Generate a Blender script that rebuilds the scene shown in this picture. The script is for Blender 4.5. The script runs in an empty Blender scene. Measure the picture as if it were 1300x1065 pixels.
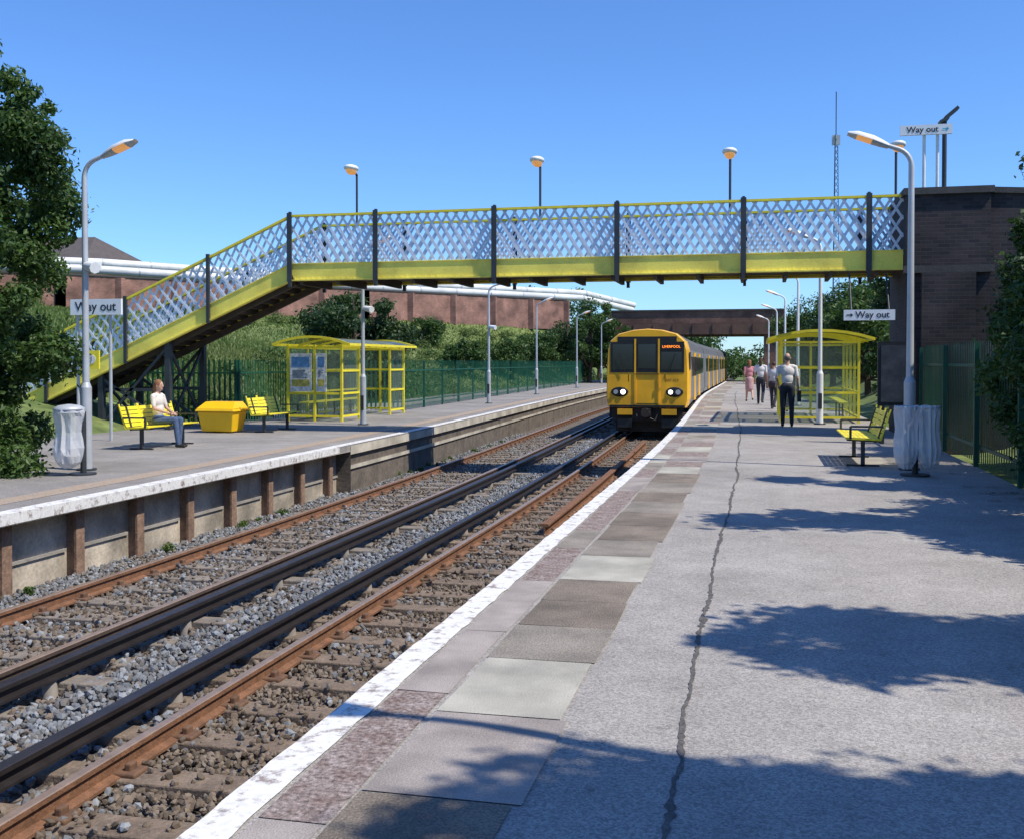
import bpy, math, random
import numpy as np
from mathutils import Vector, Matrix, Quaternion
random.seed(7); RNG=np.random.default_rng(7)
scene=bpy.context.scene
SUN_EL=55.0; SUN_AZ=(0.97,-0.243)

def off(y):
    t=min(max((y-15)/45.0,0),1); return -0.9*t*t*(3-2*t)
# ------------------------------------------------------------- materials
MATS={}
def newmat(name):
    m=bpy.data.materials.new(name); m.use_nodes=True
    nt=m.node_tree; b=nt.nodes['Principled BSDF']; return m,nt,b
def scaled(N,L,src,vec,scale,lo,hi,detail=4,fmin=.3,fmax=.7):
    n2=N.new('ShaderNodeTexNoise'); n2.inputs['Scale'].default_value=scale; n2.inputs['Detail'].default_value=detail
    L.new(vec,n2.inputs['Vector'])
    mr=N.new('ShaderNodeMapRange'); mr.inputs['From Min'].default_value=fmin; mr.inputs['From Max'].default_value=fmax
    mr.inputs['To Min'].default_value=lo; mr.inputs['To Max'].default_value=hi
    L.new(n2.outputs['Fac'],mr.inputs['Value'])
    mx=N.new('ShaderNodeVectorMath'); mx.operation='SCALE'
    L.new(src,mx.inputs[0]); L.new(mr.outputs['Result'],mx.inputs['Scale']); return mx.outputs['Vector']
def mat(name,col,rough=0.7,var=0.15,scale=4.0,bump=0.0,bscale=60.0,metal=0.0,emit=None,estr=0.0,col2=None,fine=0.0,fscale=150,stain=0.0,sscale=.5):
    if name in MATS: return MATS[name]
    m,nt,b=newmat(name); N=nt.nodes; L=nt.links
    tc=N.new('ShaderNodeTexCoord')
    no=N.new('ShaderNodeTexNoise'); no.inputs['Scale'].default_value=scale; no.inputs['Detail'].default_value=7; no.inputs['Roughness'].default_value=0.65
    L.new(tc.outputs['Object'],no.inputs['Vector'])
    cr=N.new('ShaderNodeValToRGB'); cr.color_ramp.elements[0].position=0.3; cr.color_ramp.elements[1].position=0.7
    if col2 is None:
        a=[max(0,c*(1-var)) for c in col]; c2=[min(1,c*(1+var)) for c in col]
    else: a=list(col); c2=list(col2)
    cr.color_ramp.elements[0].color=(*a,1); cr.color_ramp.elements[1].color=(*c2,1)
    L.new(no.outputs['Fac'],cr.inputs['Fac'])
    out=cr.outputs['Color']
    if fine>0: out=scaled(N,L,out,tc.outputs['Object'],fscale,1-fine,1+fine,3)
    if stain>0: out=scaled(N,L,out,tc.outputs['Object'],sscale,1-stain,1+stain*.5,8,.35,.6)
    L.new(out,b.inputs['Base Color'])
    b.inputs['Roughness'].default_value=rough; b.inputs['Metallic'].default_value=metal
    if bump>0:
        n3=N.new('ShaderNodeTexNoise'); n3.inputs['Scale'].default_value=bscale; n3.inputs['Detail'].default_value=4
        L.new(tc.outputs['Object'],n3.inputs['Vector'])
        bp=N.new('ShaderNodeBump'); bp.inputs['Strength'].default_value=bump; bp.inputs['Distance'].default_value=0.02
        L.new(n3.outputs['Fac'],bp.inputs['Height']); L.new(bp.outputs['Normal'],b.inputs['Normal'])
    if emit:
        b.inputs['Emission Color'].default_value=(*emit,1); b.inputs['Emission Strength'].default_value=estr
    MATS[name]=m; return m
def brickmat(name,c1,c2,mortar,scale=1.0):
    m,nt,b=newmat(name); N=nt.nodes; L=nt.links
    g=N.new('ShaderNodeNewGeometry'); s=N.new('ShaderNodeSeparateXYZ'); L.new(g.outputs['Position'],s.inputs[0])
    ad=N.new('ShaderNodeMath'); ad.operation='ADD'; L.new(s.outputs['X'],ad.inputs[0]); L.new(s.outputs['Y'],ad.inputs[1])
    c=N.new('ShaderNodeCombineXYZ'); L.new(ad.outputs[0],c.inputs['X']); L.new(s.outputs['Z'],c.inputs['Y'])
    br=N.new('ShaderNodeTexBrick'); br.inputs['Scale'].default_value=scale
    br.inputs['Brick Width'].default_value=0.23; br.inputs['Row Height'].default_value=0.078; br.inputs['Mortar Size'].default_value=0.005
    br.inputs['Color1'].default_value=(*c1,1); br.inputs['Color2'].default_value=(*c2,1); br.inputs['Mortar'].default_value=(*mortar,1)
    L.new(c.outputs[0],br.inputs['Vector'])
    out=scaled(N,L,br.outputs['Color'],g.outputs['Position'],.9,.5,1.4,8)
    L.new(out,b.inputs['Base Color']); b.inputs['Roughness'].default_value=.85
    bp=N.new('ShaderNodeBump'); bp.inputs['Strength'].default_value=.5; bp.inputs['Distance'].default_value=.01; bp.invert=True
    L.new(br.outputs['Fac'],bp.inputs['Height']); L.new(bp.outputs['Normal'],b.inputs['Normal'])
    return m
def glassmat(name,tint=(0.9,0.95,0.92),op=0.12):
    m=bpy.data.materials.new(name); m.use_nodes=True; nt=m.node_tree; N=nt.nodes; L=nt.links
    for n in list(N): N.remove(n)
    o=N.new('ShaderNodeOutputMaterial'); t=N.new('ShaderNodeBsdfTransparent'); t.inputs['Color'].default_value=(*tint,1)
    p=N.new('ShaderNodeBsdfPrincipled'); p.inputs['Base Color'].default_value=(.35,.4,.38,1); p.inputs['Roughness'].default_value=.08; p.name='P'
    mx=N.new('ShaderNodeMixShader'); mx.inputs[0].default_value=op
    L.new(t.outputs[0],mx.inputs[1]); L.new(p.outputs[0],mx.inputs[2]); L.new(mx.outputs[0],o.inputs['Surface']); return m
def leafmat(name,stops,trans=0.4):
    m=bpy.data.materials.new(name); m.use_nodes=True; nt=m.node_tree; N=nt.nodes; L=nt.links
    b=N['Principled BSDF']; o=N['Material Output']
    a=N.new('ShaderNodeAttribute'); a.attribute_name='rnd'
    cr=N.new('ShaderNodeValToRGB'); e=cr.color_ramp.elements
    e[0].position=0; e[0].color=(*stops[0],1); e[1].position=1; e[1].color=(*stops[-1],1)
    for i,s in enumerate(stops[1:-1]):
        k=e.new((i+1)/(len(stops)-1)); k.color=(*s,1)
    L.new(a.outputs['Fac'],cr.inputs['Fac']); L.new(cr.outputs['Color'],b.inputs['Base Color'])
    b.inputs['Roughness'].default_value=.5
    if trans>0:
        t=N.new('ShaderNodeBsdfTranslucent'); L.new(cr.outputs['Color'],t.inputs['Color'])
        mx=N.new('ShaderNodeMixShader'); mx.inputs[0].default_value=trans
        L.new(b.outputs[0],mx.inputs[1]); L.new(t.outputs[0],mx.inputs[2]); L.new(mx.outputs[0],o.inputs['Surface'])
    else: b.inputs['Roughness'].default_value=.9
    return m

# ------------------------------------------------------------- mesh builder
class MB:
    def __init__(s): s.v=[]; s.f=[]; s.mi=[]; s.mats=[]; s.sm=[]
    def m(s,mt):
        if mt not in s.mats: s.mats.append(mt)
        return s.mats.index(mt)
    def add(s,vs,fs,mt,smooth=False):
        o=len(s.v); s.v.extend([tuple(v) for v in vs]); k=s.m(mt)
        for f in fs: s.f.append([i+o for i in f]); s.mi.append(k); s.sm.append(smooth)
    def box(s,c,d,mt,R=None):
        hx,hy,hz=d[0]/2,d[1]/2,d[2]/2
        vs=[Vector((x*hx,y*hy,z*hz)) for x in(-1,1) for y in(-1,1) for z in(-1,1)]
        if R is not None: vs=[R@v for v in vs]
        c=Vector(c); vs=[v+c for v in vs]
        s.add(vs,[(0,1,3,2),(4,6,7,5),(0,4,5,1),(2,3,7,6),(0,2,6,4),(1,5,7,3)],mt)
    def bx(s,x0,x1,y0,y1,z0,z1,mt): s.box(((x0+x1)/2,(y0+y1)/2,(z0+z1)/2),(abs(x1-x0),abs(y1-y0),abs(z1-z0)),mt)
    def beam(s,p0,p1,w,h,mt,up=(0,0,1)):
        p0=Vector(p0); p1=Vector(p1); d=(p1-p0); L=d.length; d.normalize()
        side=d.cross(Vector(up)); 
        if side.length<1e-4: side=d.cross(Vector((1,0,0)))
        side.normalize(); u=side.cross(d)
        R=Matrix((side,d,u)).transposed()
        s.box((p0+p1)/2,(w,L,h),mt,R)
    def tube(s,pts,rad,mt,n=10,smooth=True,cap=True):
        pts=[Vector(p) for p in pts]; vs=[]; fs=[]
        ref=None
        for i,p in enumerate(pts):
            d=(pts[min(i+1,len(pts)-1)]-pts[max(i-1,0)]).normalized()
            if ref is None:
                ref=d.cross(Vector((0,0,1)))
                if ref.length<1e-3: ref=Vector((1,0,0))
            a=(ref-d*ref.dot(d)).normalized(); ref=a; b=d.cross(a)
            for k in range(n):
                t=2*math.pi*k/n; vs.append(p+(a*math.cos(t)+b*math.sin(t))*rad[i])
        for i in range(len(pts)-1):
            for k in range(n):
                k2=(k+1)%n; fs.append((i*n+k,i*n+k2,(i+1)*n+k2,(i+1)*n+k))
        s.add(vs,fs,mt,smooth)
        if cap:
            s.add(vs[:n],[tuple(range(n))[::-1]],mt); s.add(vs[-n:],[tuple(range(n))],mt)
    def cyl(s,p0,p1,r,mt,n=10,r1=None): s.tube([p0,p1],[r,r if r1 is None else r1],mt,n)
    def ell(s,c,r,mt,R=None,nu=12,nv=8,jit=0):
        vs=[];fs=[]
        for j in range(nv+1):
            ph=math.pi*j/nv
            for i in range(nu):
                th=2*math.pi*i/nu; v=Vector((r[0]*math.sin(ph)*math.cos(th),r[1]*math.sin(ph)*math.sin(th),r[2]*math.cos(ph)))
                if jit: v*=1+random.uniform(-jit,jit)
                if R is not None: v=R@v
                vs.append(v+Vector(c))
        for j in range(nv):
            for i in range(nu):
                i2=(i+1)%nu; fs.append((j*nu+i,(j+1)*nu+i,(j+1)*nu+i2,j*nu+i2))
        s.add(vs,fs,mt,True)
    def extrude(s,prof,path,mt,cap=True,smooth=False,mats=None):
        n=len(prof); vs=[]
        for (x,y,z) in path:
            for dx,dz in prof: vs.append((x+dx,y,z+dz))
        for k in range(n):
            k2=(k+1)%n; mm=mats[k] if mats else mt
            fs=[(i*n+k,i*n+k2,(i+1)*n+k2,(i+1)*n+k) for i in range(len(path)-1)]
            idx={}; vv=[];ff=[]
            for f in fs:
                t=[]
                for q in f:
                    if q not in idx: idx[q]=len(vv); vv.append(vs[q])
                    t.append(idx[q])
                ff.append(t)
            s.add(vv,ff,mm,smooth)
        if cap:
            s.add(vs[:n],[tuple(range(n))],mt); s.add(vs[-n:],[tuple(range(n))[::-1]],mt)
    def text(s,txt,M4,size,mt,align='CENTER',bold=0.0):
        cu=bpy.data.curves.new('t','FONT'); cu.body=txt; cu.size=size; cu.align_x=align; cu.align_y='CENTER'; cu.resolution_u=3; cu.offset=bold
        ob=bpy.data.objects.new('t',cu); scene.collection.objects.link(ob)
        dg=bpy.context.evaluated_depsgraph_get(); me=bpy.data.meshes.new_from_object(ob.evaluated_get(dg))
        s.add([M4@v.co for v in me.vertices],[tuple(p.vertices) for p in me.polygons],mt)
        bpy.data.objects.remove(ob); bpy.data.curves.remove(cu); bpy.data.meshes.remove(me)
    def finish(s,name,bevel=0,origin=None):
        a=np.array(s.v); 
        o=np.array([(a[:,0].min()+a[:,0].max())/2,(a[:,1].min()+a[:,1].max())/2,a[:,2].min()]) if origin is None else np.array(origin)
        me=bpy.data.meshes.new(name); me.from_pydata([tuple(x) for x in (a-o)],[],s.f)
        for mt in s.mats: me.materials.append(mt)
        me.polygons.foreach_set('material_index',s.mi); me.polygons.foreach_set('use_smooth',s.sm); me.update()
        ob=bpy.data.objects.new(name,me); ob.location=o; scene.collection.objects.link(ob)
        if bevel>0:
            bm=ob.modifiers.new('bevel','BEVEL'); bm.width=bevel; bm.segments=2; bm.limit_method='ANGLE'; bm.angle_limit=math.radians(50)
        return ob
def npmesh(name,V,F,mats,rnd=None,mi=None,smooth=False):
    V=np.asarray(V,dtype=np.float32); F=np.asarray(F,dtype=np.int32); k=F.shape[1]
    o=np.array([V[:,0].mean(),V[:,1].mean(),V[:,2].min()],dtype=np.float32)
    me=bpy.data.meshes.new(name); me.vertices.add(len(V)); me.vertices.foreach_set('co',(V-o).ravel())
    me.loops.add(F.size); me.loops.foreach_set('vertex_index',F.ravel())
    me.polygons.add(len(F)); me.polygons.foreach_set('loop_start',np.arange(0,F.size,k,dtype=np.int32))
    try: me.polygons.foreach_set('loop_total',np.full(len(F),k,dtype=np.int32))
    except Exception: pass
    for m_ in mats: me.materials.append(m_)
    if mi is not None: me.polygons.foreach_set('material_index',np.asarray(mi,dtype=np.int32))
    me.polygons.foreach_set('use_smooth',np.full(len(F),smooth,dtype=bool))
    if rnd is not None:
        at=me.attributes.new('rnd','FLOAT','FACE'); at.data.foreach_set('value',np.asarray(rnd,dtype=np.float32))
    me.update(); me.validate()
    ob=bpy.data.objects.new(name,me); ob.location=o; scene.collection.objects.link(ob); return ob

# palette
YEL=mat('yellow_paint',(0.88,0.74,0.04),.45,.14,3,.05,60)
YELG=mat('girder_yellow',(0.95,0.80,0.13),.6,.08,1.5,.15,40,fine=.08,fscale=30,stain=.22,sscale=1.3)
WHT=mat('lattice_white_blue',(0.68,0.75,0.84),.5,.14,2,.05)
DRK=mat('dark_steel',(0.035,0.04,0.045),.5,.3,3,.1)
BLK=mat('black_rubber',(0.012,0.012,0.013),.5,.2)
GALV=mat('galvanised_post',(0.48,0.50,0.51),.5,.12,3,0,metal=.2)
WPAINT=mat('white_metal',(0.76,0.77,0.75),.45,.08,3)
AMB=mat('amber_lens',(0.8,0.42,0.16),.3,.15,6,emit=(1,.42,.10),estr=.4)
CONC=mat('concrete',(0.33,0.30,0.26),.9,.25,2.5,.4,30,fine=.15,fscale=60)
RUSTP=mat('rusty_post',(0.24,0.15,0.10),.85,.4,5,.4,30,fine=.2,fscale=25)
GREEN=mat('fence_green',(0.012,0.09,0.052),.45,.2,3)
SOFFIT=mat('soffit_brown',(0.07,0.055,0.042),.8,.3,3,.2)
GLASS=glassmat('shelter_glass')
BARK=mat('bark',(0.09,0.065,0.045),.95,.35,8,.8,25)

# ------------------------------------------------------------- ground
def wallx(y):
    if y<65.8: return -48.0
    if y>105: return -19.0
    return -48+29*(y-65.8)/39.2
def hgt(x,y):
    if -9.42<x<-1.78:
        z=-1.13
        if -5.35<x<-4.75: z+=0.04
        return z
    if x<=-9.42:
        if x>-15: return -0.35
        w=max(-15-wallx(y),4.5); f=min(max((-15-x)/w,0),1)
        return -0.25+5.8*(f**0.8)+0.25*math.sin(x*.6+y*.35)*min(f*3,1)*(1-f)
    if x<=4.3: return -0.3
    f=min((x-4.3)/7,1); return -0.3+3.6*f*f*(3-2*f)
xs=[-2500,-1200,-600,-300,-150,-100,-80,-65,-55]+list(np.arange(-50,-15,1.2))+[-15,-12,-9.44,-9.40,-8,-7,-6,-5.36,-5.3,-5.05,-4.8,-4.74,-4,-3,-2,-1.80,-1.76,0,2,4.3]+list(np.arange(5,12,.8))+[14,20,40,80,200,600,1500,2500]
ys=[-300,-60,-20]+list(np.arange(-10,130,2.0))+[140,160,200,300,500,900,1600,3000]
V=[(x+(off(y) if -50<x<40 else 0),y,hgt(x,y)) for y in ys for x in xs]; nx=len(xs)
F=[(j*nx+i,j*nx+i+1,(j+1)*nx+i+1,(j+1)*nx+i) for j in range(len(ys)-1) for i in range(nx-1)]
def xmid(i): return (xs[i]+xs[i+1])/2
mi=[1 if -9.41<xmid(i)<-1.79 else 0 for j in range(len(ys)-1) for i in range(nx-1)]
grass=mat('grass_ground',(0.07,0.12,0.022),.95,.3,0.35,.8,3,col2=(0.20,0.23,0.07),fine=.4,fscale=2.2)
def ballastmat():
    m,nt,b=newmat('ballast'); N=nt.nodes; L=nt.links
    g=N.new('ShaderNodeNewGeometry')
    vo=N.new('ShaderNodeTexVoronoi'); vo.inputs['Scale'].default_value=22; L.new(g.outputs['Position'],vo.inputs['Vector'])
    s=N.new('ShaderNodeSeparateColor'); L.new(vo.outputs['Color'],s.inputs[0])
    cr=N.new('ShaderNodeValToRGB'); e=cr.color_ramp.elements; e[0].color=(.05,.04,.03,1); e[1].color=(.25,.22,.18,1); k=e.new(.5); k.color=(.14,.11,.09,1)
    L.new(s.outputs[0],cr.inputs['Fac']); L.new(cr.outputs['Color'],b.inputs['Base Color'])
    bp=N.new('ShaderNodeBump'); bp.inputs['Strength'].default_value=1; bp.inputs['Distance'].default_value=.04; bp.invert=True
    L.new(vo.outputs['Distance'],bp.inputs['Height']); L.new(bp.outputs['Normal'],b.inputs['Normal']); b.inputs['Roughness'].default_value=.95
    return m
BAL=ballastmat()
npmesh('ground',V,F,[grass,BAL],mi=mi)

# ------------------------------------------------------------- platforms
def asphalt(name,c0,c1):
    m,nt,b=newmat(name); N=nt.nodes; L=nt.links
    g=N.new('ShaderNodeNewGeometry'); P=g.outputs['Position']
    n1=N.new('ShaderNodeTexNoise'); n1.inputs['Scale'].default_value=.55; n1.inputs['Detail'].default_value=9; n1.inputs['Roughness'].default_value=.7; L.new(P,n1.inputs['Vector'])
    cr=N.new('ShaderNodeValToRGB'); e=cr.color_ramp.elements; e[0].position=.32; e[1].position=.66; e[0].color=(*c0,1); e[1].color=(*c1,1); L.new(n1.outputs['Fac'],cr.inputs['Fac'])
    out=cr.outputs['Color']
    vo=N.new('ShaderNodeTexVoronoi'); vo.inputs['Scale'].default_value=110; L.new(P,vo.inputs['Vector'])
    s=N.new('ShaderNodeSeparateColor'); L.new(vo.outputs['Color'],s.inputs[0])
    mr=N.new('ShaderNodeMapRange'); mr.inputs['To Min'].default_value=.66; mr.inputs['To Max'].default_value=1.28; L.new(s.outputs[0],mr.inputs['Value'])
    mx=N.new('ShaderNodeVectorMath'); mx.operation='SCALE'; L.new(out,mx.inputs[0]); L.new(mr.outputs[0],mx.inputs['Scale']); out=mx.outputs['Vector']
    v2=N.new('ShaderNodeTexVoronoi'); v2.inputs['Scale'].default_value=3.2; L.new(P,v2.inputs['Vector'])
    m2=N.new('ShaderNodeMapRange'); m2.inputs['From Min'].default_value=.045; m2.inputs['From Max'].default_value=.075; m2.inputs['To Min'].default_value=.72; m2.inputs['To Max'].default_value=1; L.new(v2.outputs['Distance'],m2.inputs['Value'])
    mx2=N.new('ShaderNodeVectorMath'); mx2.operation='SCALE'; L.new(out,mx2.inputs[0]); L.new(m2.outputs[0],mx2.inputs['Scale']); out=mx2.outputs['Vector']
    out=scaled(N,L,out,P,.18,.88,1.08,5)
    out=scaled(N,L,out,P,2.4,.9,1.06,7)
    L.new(out,b.inputs['Base Color']); b.inputs['Roughness'].default_value=.95; b.inputs['Specular IOR Level'].default_value=.25
    bp=N.new('ShaderNodeBump'); bp.inputs['Strength'].default_value=.4; bp.inputs['Distance'].default_value=.005; bp.invert=True
    L.new(vo.outputs['Distance'],bp.inputs['Height']); L.new(bp.outputs['Normal'],b.inputs['Normal']); return m
ASPH=asphalt('platform_asphalt',(0.30,0.275,0.25),(0.42,0.39,0.36))
ASPH_L=asphalt('platform_asphalt_far',(0.24,0.22,0.20),(0.34,0.315,0.29))
def worn_white():
    m,nt,b=newmat('worn_white_paint'); N=nt.nodes; L=nt.links
    g=N.new('ShaderNodeNewGeometry'); n=N.new('ShaderNodeTexNoise'); n.inputs['Scale'].default_value=9; n.inputs['Detail'].default_value=9; n.inputs['Roughness'].default_value=.75
    L.new(g.outputs['Position'],n.inputs['Vector']); cr=N.new('ShaderNodeValToRGB'); e=cr.color_ramp.elements
    e[0].position=.37; e[0].color=(.28,.22,.19,1); e[1].position=.48; e[1].color=(.78,.76,.72,1)
    L.new(n.outputs['Fac'],cr.inputs['Fac']); out=scaled(N,L,cr.outputs['Color'],g.outputs['Position'],30,.84,1.04,5)
    L.new(out,b.inputs['Base Color']); b.inputs['Roughness'].default_value=.8
    return m
WW=worn_white()
PATHR=[(y) for y in list(np.arange(-6,20,2))+list(np.arange(20,96,2.5))]
b=MB()
def prof_r(y):
    return 3.25 if y<38 else max(1.6,3.25-(y-38)*.06)
vs=[];fs=[]
for y in PATHR:
    o=off(y); vs+= [(-1.89+o,y,-.12),(-1.89+o,y,0),(prof_r(y)+o,y,0),(prof_r(y)+o,y,-.4)]
n=4
for i in range(len(PATHR)-1):
    for k in range(3): fs.append((i*n+k,i*n+k+1,(i+1)*n+k+1,(i+1)*n+k))
b.add(vs,fs,ASPH)
vs2=[];fs2=[]
for y in PATHR:
    o=off(y); vs2+=[(-1.89+o,y,-.12),(-1.70+o,y,-.12),(-1.70+o,y,-1.3)]
for i in range(len(PATHR)-1):
    for k in range(2): fs2.append((i*3+k,i*3+k+1,(i+1)*3+k+1,(i+1)*3+k))
b.add(vs2,fs2,CONC)
b.finish('station_platform')
def strip(b,x0,x1,ylist,z,mt,jit=0):
    vs=[];fs=[]
    for y in ylist:
        o=off(y); vs+=[(x0+o+random.uniform(-jit,jit),y,z),(x1+o+random.uniform(-jit,jit),y,z)]
    for i in range(len(ylist)-1): fs.append((2*i,2*i+1,2*i+3,2*i+2))
    b.add(vs,fs,mt)
b=MB(); strip(b,-1.895,-1.73,list(np.arange(-3,95,.13)),.008,WW,jit=.007)
vs=[];fs=[]; ysl=list(np.arange(-3,95,1.0))
for y in ysl: vs+=[(-1.894+off(y),y,.008),(-1.894+off(y),y,-.05)]
for i in range(len(ysl)-1): fs.append((2*i,2*i+1,2*i+3,2*i+2))
b.add(vs,fs,WW)
b.finish('platform_edge_line')
S_L=mat('slab_light',(0.42,0.395,0.33),.9,.1,3,.3,90,fine=.12,stain=.25,sscale=2)
S_B=mat('slab_brown',(0.22,0.18,0.14),.95,.2,4,.6,120,fine=.4,fscale=90,stain=.25,sscale=1.5)
S_G=mat('slab_grey_brown',(0.27,0.235,0.195),.95,.15,4,.5,120,fine=.35,fscale=90,stain=.25,sscale=1.5)
S_P=mat('slab_pink_grey',(0.34,0.295,0.265),.95,.12,3,.4,120,fine=.25,stain=.25,sscale=2)
S_R=mat('slab_red_brown',(0.17,0.11,0.09),.95,.3,9,.6,100,fine=.6,fscale=45,col2=(0.37,0.31,0.28))
b=MB()
seq=[(-3,3.7,S_B),(3.7,4.64,S_P),(4.64,5.56,S_L),(5.56,6.3,S_G),(6.3,7.0,S_B),(7.0,7.7,S_B),(7.7,8.7,S_L),(8.7,9.5,S_G),(9.5,10.4,S_B),(10.4,11.3,S_B),(11.3,12.2,S_G),(12.2,13.1,S_B),(13.1,14.2,S_G),(14.2,15.4,S_B),(15.4,16.4,S_L),(16.4,17.3,S_R),(17.3,18.3,S_P),(18.3,19.2,S_R),(19.2,20.4,S_L),(20.4,21.5,S_R),(21.5,22.6,S_P)]
y=22.6
while y<92: seq.append((y,y+1.1,random.choice([S_P,S_R,S_G,S_L,S_G]))); y+=1.1
def tile(b,x0,x1,y0,y1,z,mt):
    g=.005; o0=off(y0); o1=off(y1); j=lambda: random.uniform(-.008,.008)
    b.add([(x0+g+o0+j(),y0+g+j(),z),(x1-g+o0+j(),y0+g+j(),z),(x1-g+o1+j(),y1-g+j()*.5,z+.0012),(x0+g+o1+j(),y1-g,z)],[(0,1,2,3)],mt)
for y0,y1,mt_ in seq: tile(b,-1.445+random.uniform(-.005,.01),-.84+random.uniform(-.03,.03),y0,y1,.005+random.uniform(0,.0015),mt_)
seq2=[(-3,2.2,S_R),(2.2,3.4,S_P),(3.4,4.9,S_R),(4.9,6.1,S_P),(6.1,7.6,S_P),(7.6,9,S_R),(9,10,S_G),(10,11.6,S_R),(11.6,13.2,S_R),(13.2,14.8,S_P),(14.8,16,S_R),(16,17,S_G),(17,18.6,S_L)]
y=18.6
while y<92: seq2.append((y,y+1.3,random.choice([S_P,S_R,S_P,S_G]))); y+=1.3
for y0,y1,mt_ in seq2: tile(b,-1.718,-1.458,y0,y1,.0045,mt_)
b.finish('platform_paving_slabs')
TAR=mat('tar_joint',(0.11,0.10,0.092),.9,.4,14,.4,100,fine=.35,fscale=60)
b=MB(); vs=[];fs=[]; yl=list(np.arange(-3,60,.035)); cx=0
for y in yl:
    cx=cx*.86+random.uniform(-.006,.006)
    dr=.018*math.sin(y*.55)+.010*math.sin(y*1.7+1)
    ww=.007+.013*random.random()**1.6*(1+.7*math.sin(y*2.1))
    vs+=[(-.33+cx+dr-ww+off(y),y,.004),(-.33+cx+dr+ww*.9+off(y),y,.004)]
for i in range(len(yl)-1): fs.append((2*i,2*i+1,2*i+3,2*i+2))
b.add(vs,fs,TAR)
b.finish('platform_tar_joint')

ZL=-0.1
def xl(y):
    t=min(max((y-24)/45,0),1); return -8.2+off(y)-.6*t
b=MB(); yl=list(np.arange(-4,20.6,2))+[20.6]
vs=[];fs=[]
for y in yl: vs+=[(xl(y),y,ZL-.13),(xl(y),y,ZL),(-16,y,ZL)]
for i in range(len(yl)-1):
    for k in range(2): fs.append((i*3+k,i*3+k+1,(i+1)*3+k+1,(i+1)*3+k))
b.add(vs,fs,ASPH_L)
b.add([(xl(0),-4,ZL-.13),(xl(0),20.6,ZL-.13),(-8.55,20.6,ZL-.13),(-8.55,-4,ZL-.13)],[(0,1,2,3)],CONC)
yl=[20.6]+list(np.arange(22,100,2)); vs=[];fs=[]
for y in yl: vs+=[(xl(y),y,ZL-.2),(xl(y),y,ZL),(-22 if y<27 else -16,y,ZL)]
for i in range(len(yl)-1):
    for k in range(2): fs.append((i*3+k,i*3+k+1,(i+1)*3+k+1,(i+1)*3+k))
b.add(vs,fs,ASPH_L)
CREAM=mat('coping_cream',(0.50,0.45,0.36),.85,.2,3,.3,40,stain=.3,sscale=1)
DWALL=mat('platform_wall_dark',(0.14,0.115,0.09),.95,.4,2,.5,15,fine=.2,fscale=10)
vs=[]
for y in yl: vs+=[(xl(y)+.01,y,ZL-.02),(xl(y)+.01,y,ZL-.2),(xl(y)-.06,y,ZL-.2),(xl(y)-.06,y,ZL-.42),(xl(y)+.0,y,ZL-.42),(xl(y)+.0,y,ZL-.5),(xl(y)-.04,y,ZL-.5),(xl(y)-.04,y,-1.3)]
for i in range(len(yl)-1):
    for k in range(7):
        b.add([vs[i*8+k],vs[i*8+k+1],vs[(i+1)*8+k+1],vs[(i+1)*8+k]],[(0,1,2,3)],CREAM if k in(0,4) else DWALL)
b.add([(xl(20.6)+.01,20.6,ZL-.01),(-8.7,20.6,ZL-.01),(-8.7,20.6,-1.3),(xl(20.6)+.01,20.6,-1.3)],[(0,1,2,3)],DWALL)
y=-3.0
CONCP=mat('wall_panel_concrete',(0.42,0.36,0.28),.9,.35,1.8,.3,25,fine=.15,fscale=20,stain=.4,sscale=1.2)
b.bx(-8.68,-8.55,-4,20.6,-1.3,ZL-.13,CONCP)
while y<20.5:
    b.bx(-8.55,-8.42,y-.05,y+.05,-1.25,ZL-.13,RUSTP); b.bx(-8.42,-8.385,y-.085,y+.085,-1.25,ZL-.16,RUSTP)
    b.bx(-8.56,-8.52,y+.1,y+1.25,-.78,-.74,CONC)
    y+=1.35
b.finish('opposite_platform')
b=MB()
def stripL(x0,x1,y0,y1,z,mt,step=.3,jit=0.008):
    yl=list(np.arange(y0,y1,step)); vs=[];fs=[]
    for y in yl: vs+=[(xl(y)+x0+random.uniform(-jit,jit),y,z),(xl(y)+x1,y,z)]
    for i in range(len(yl)-1): fs.append((2*i,2*i+1,2*i+3,2*i+2))
    b.add(vs,fs,mt)
stripL(-.22,.004,-4,98,ZL+.006,WW)
vs=[];fs=[]; yl=list(np.arange(-4,20.6,1))
for y in yl: vs+=[(xl(y)+.005,y,ZL+.006),(xl(y)+.005,y,ZL-.12)]
for i in range(len(yl)-1): fs.append((2*i,2*i+1,2*i+3,2*i+2))
b.add(vs,fs,WW)
TAN=mat('tan_paving',(0.40,0.28,0.18),.95,.25,6,.4,100,fine=.3,fscale=60,col2=(.35,.30,.25))
stripL(-1.0,-.62,-4,98,ZL+.004,TAN)
b.finish('opposite_platform_edge_line')

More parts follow.
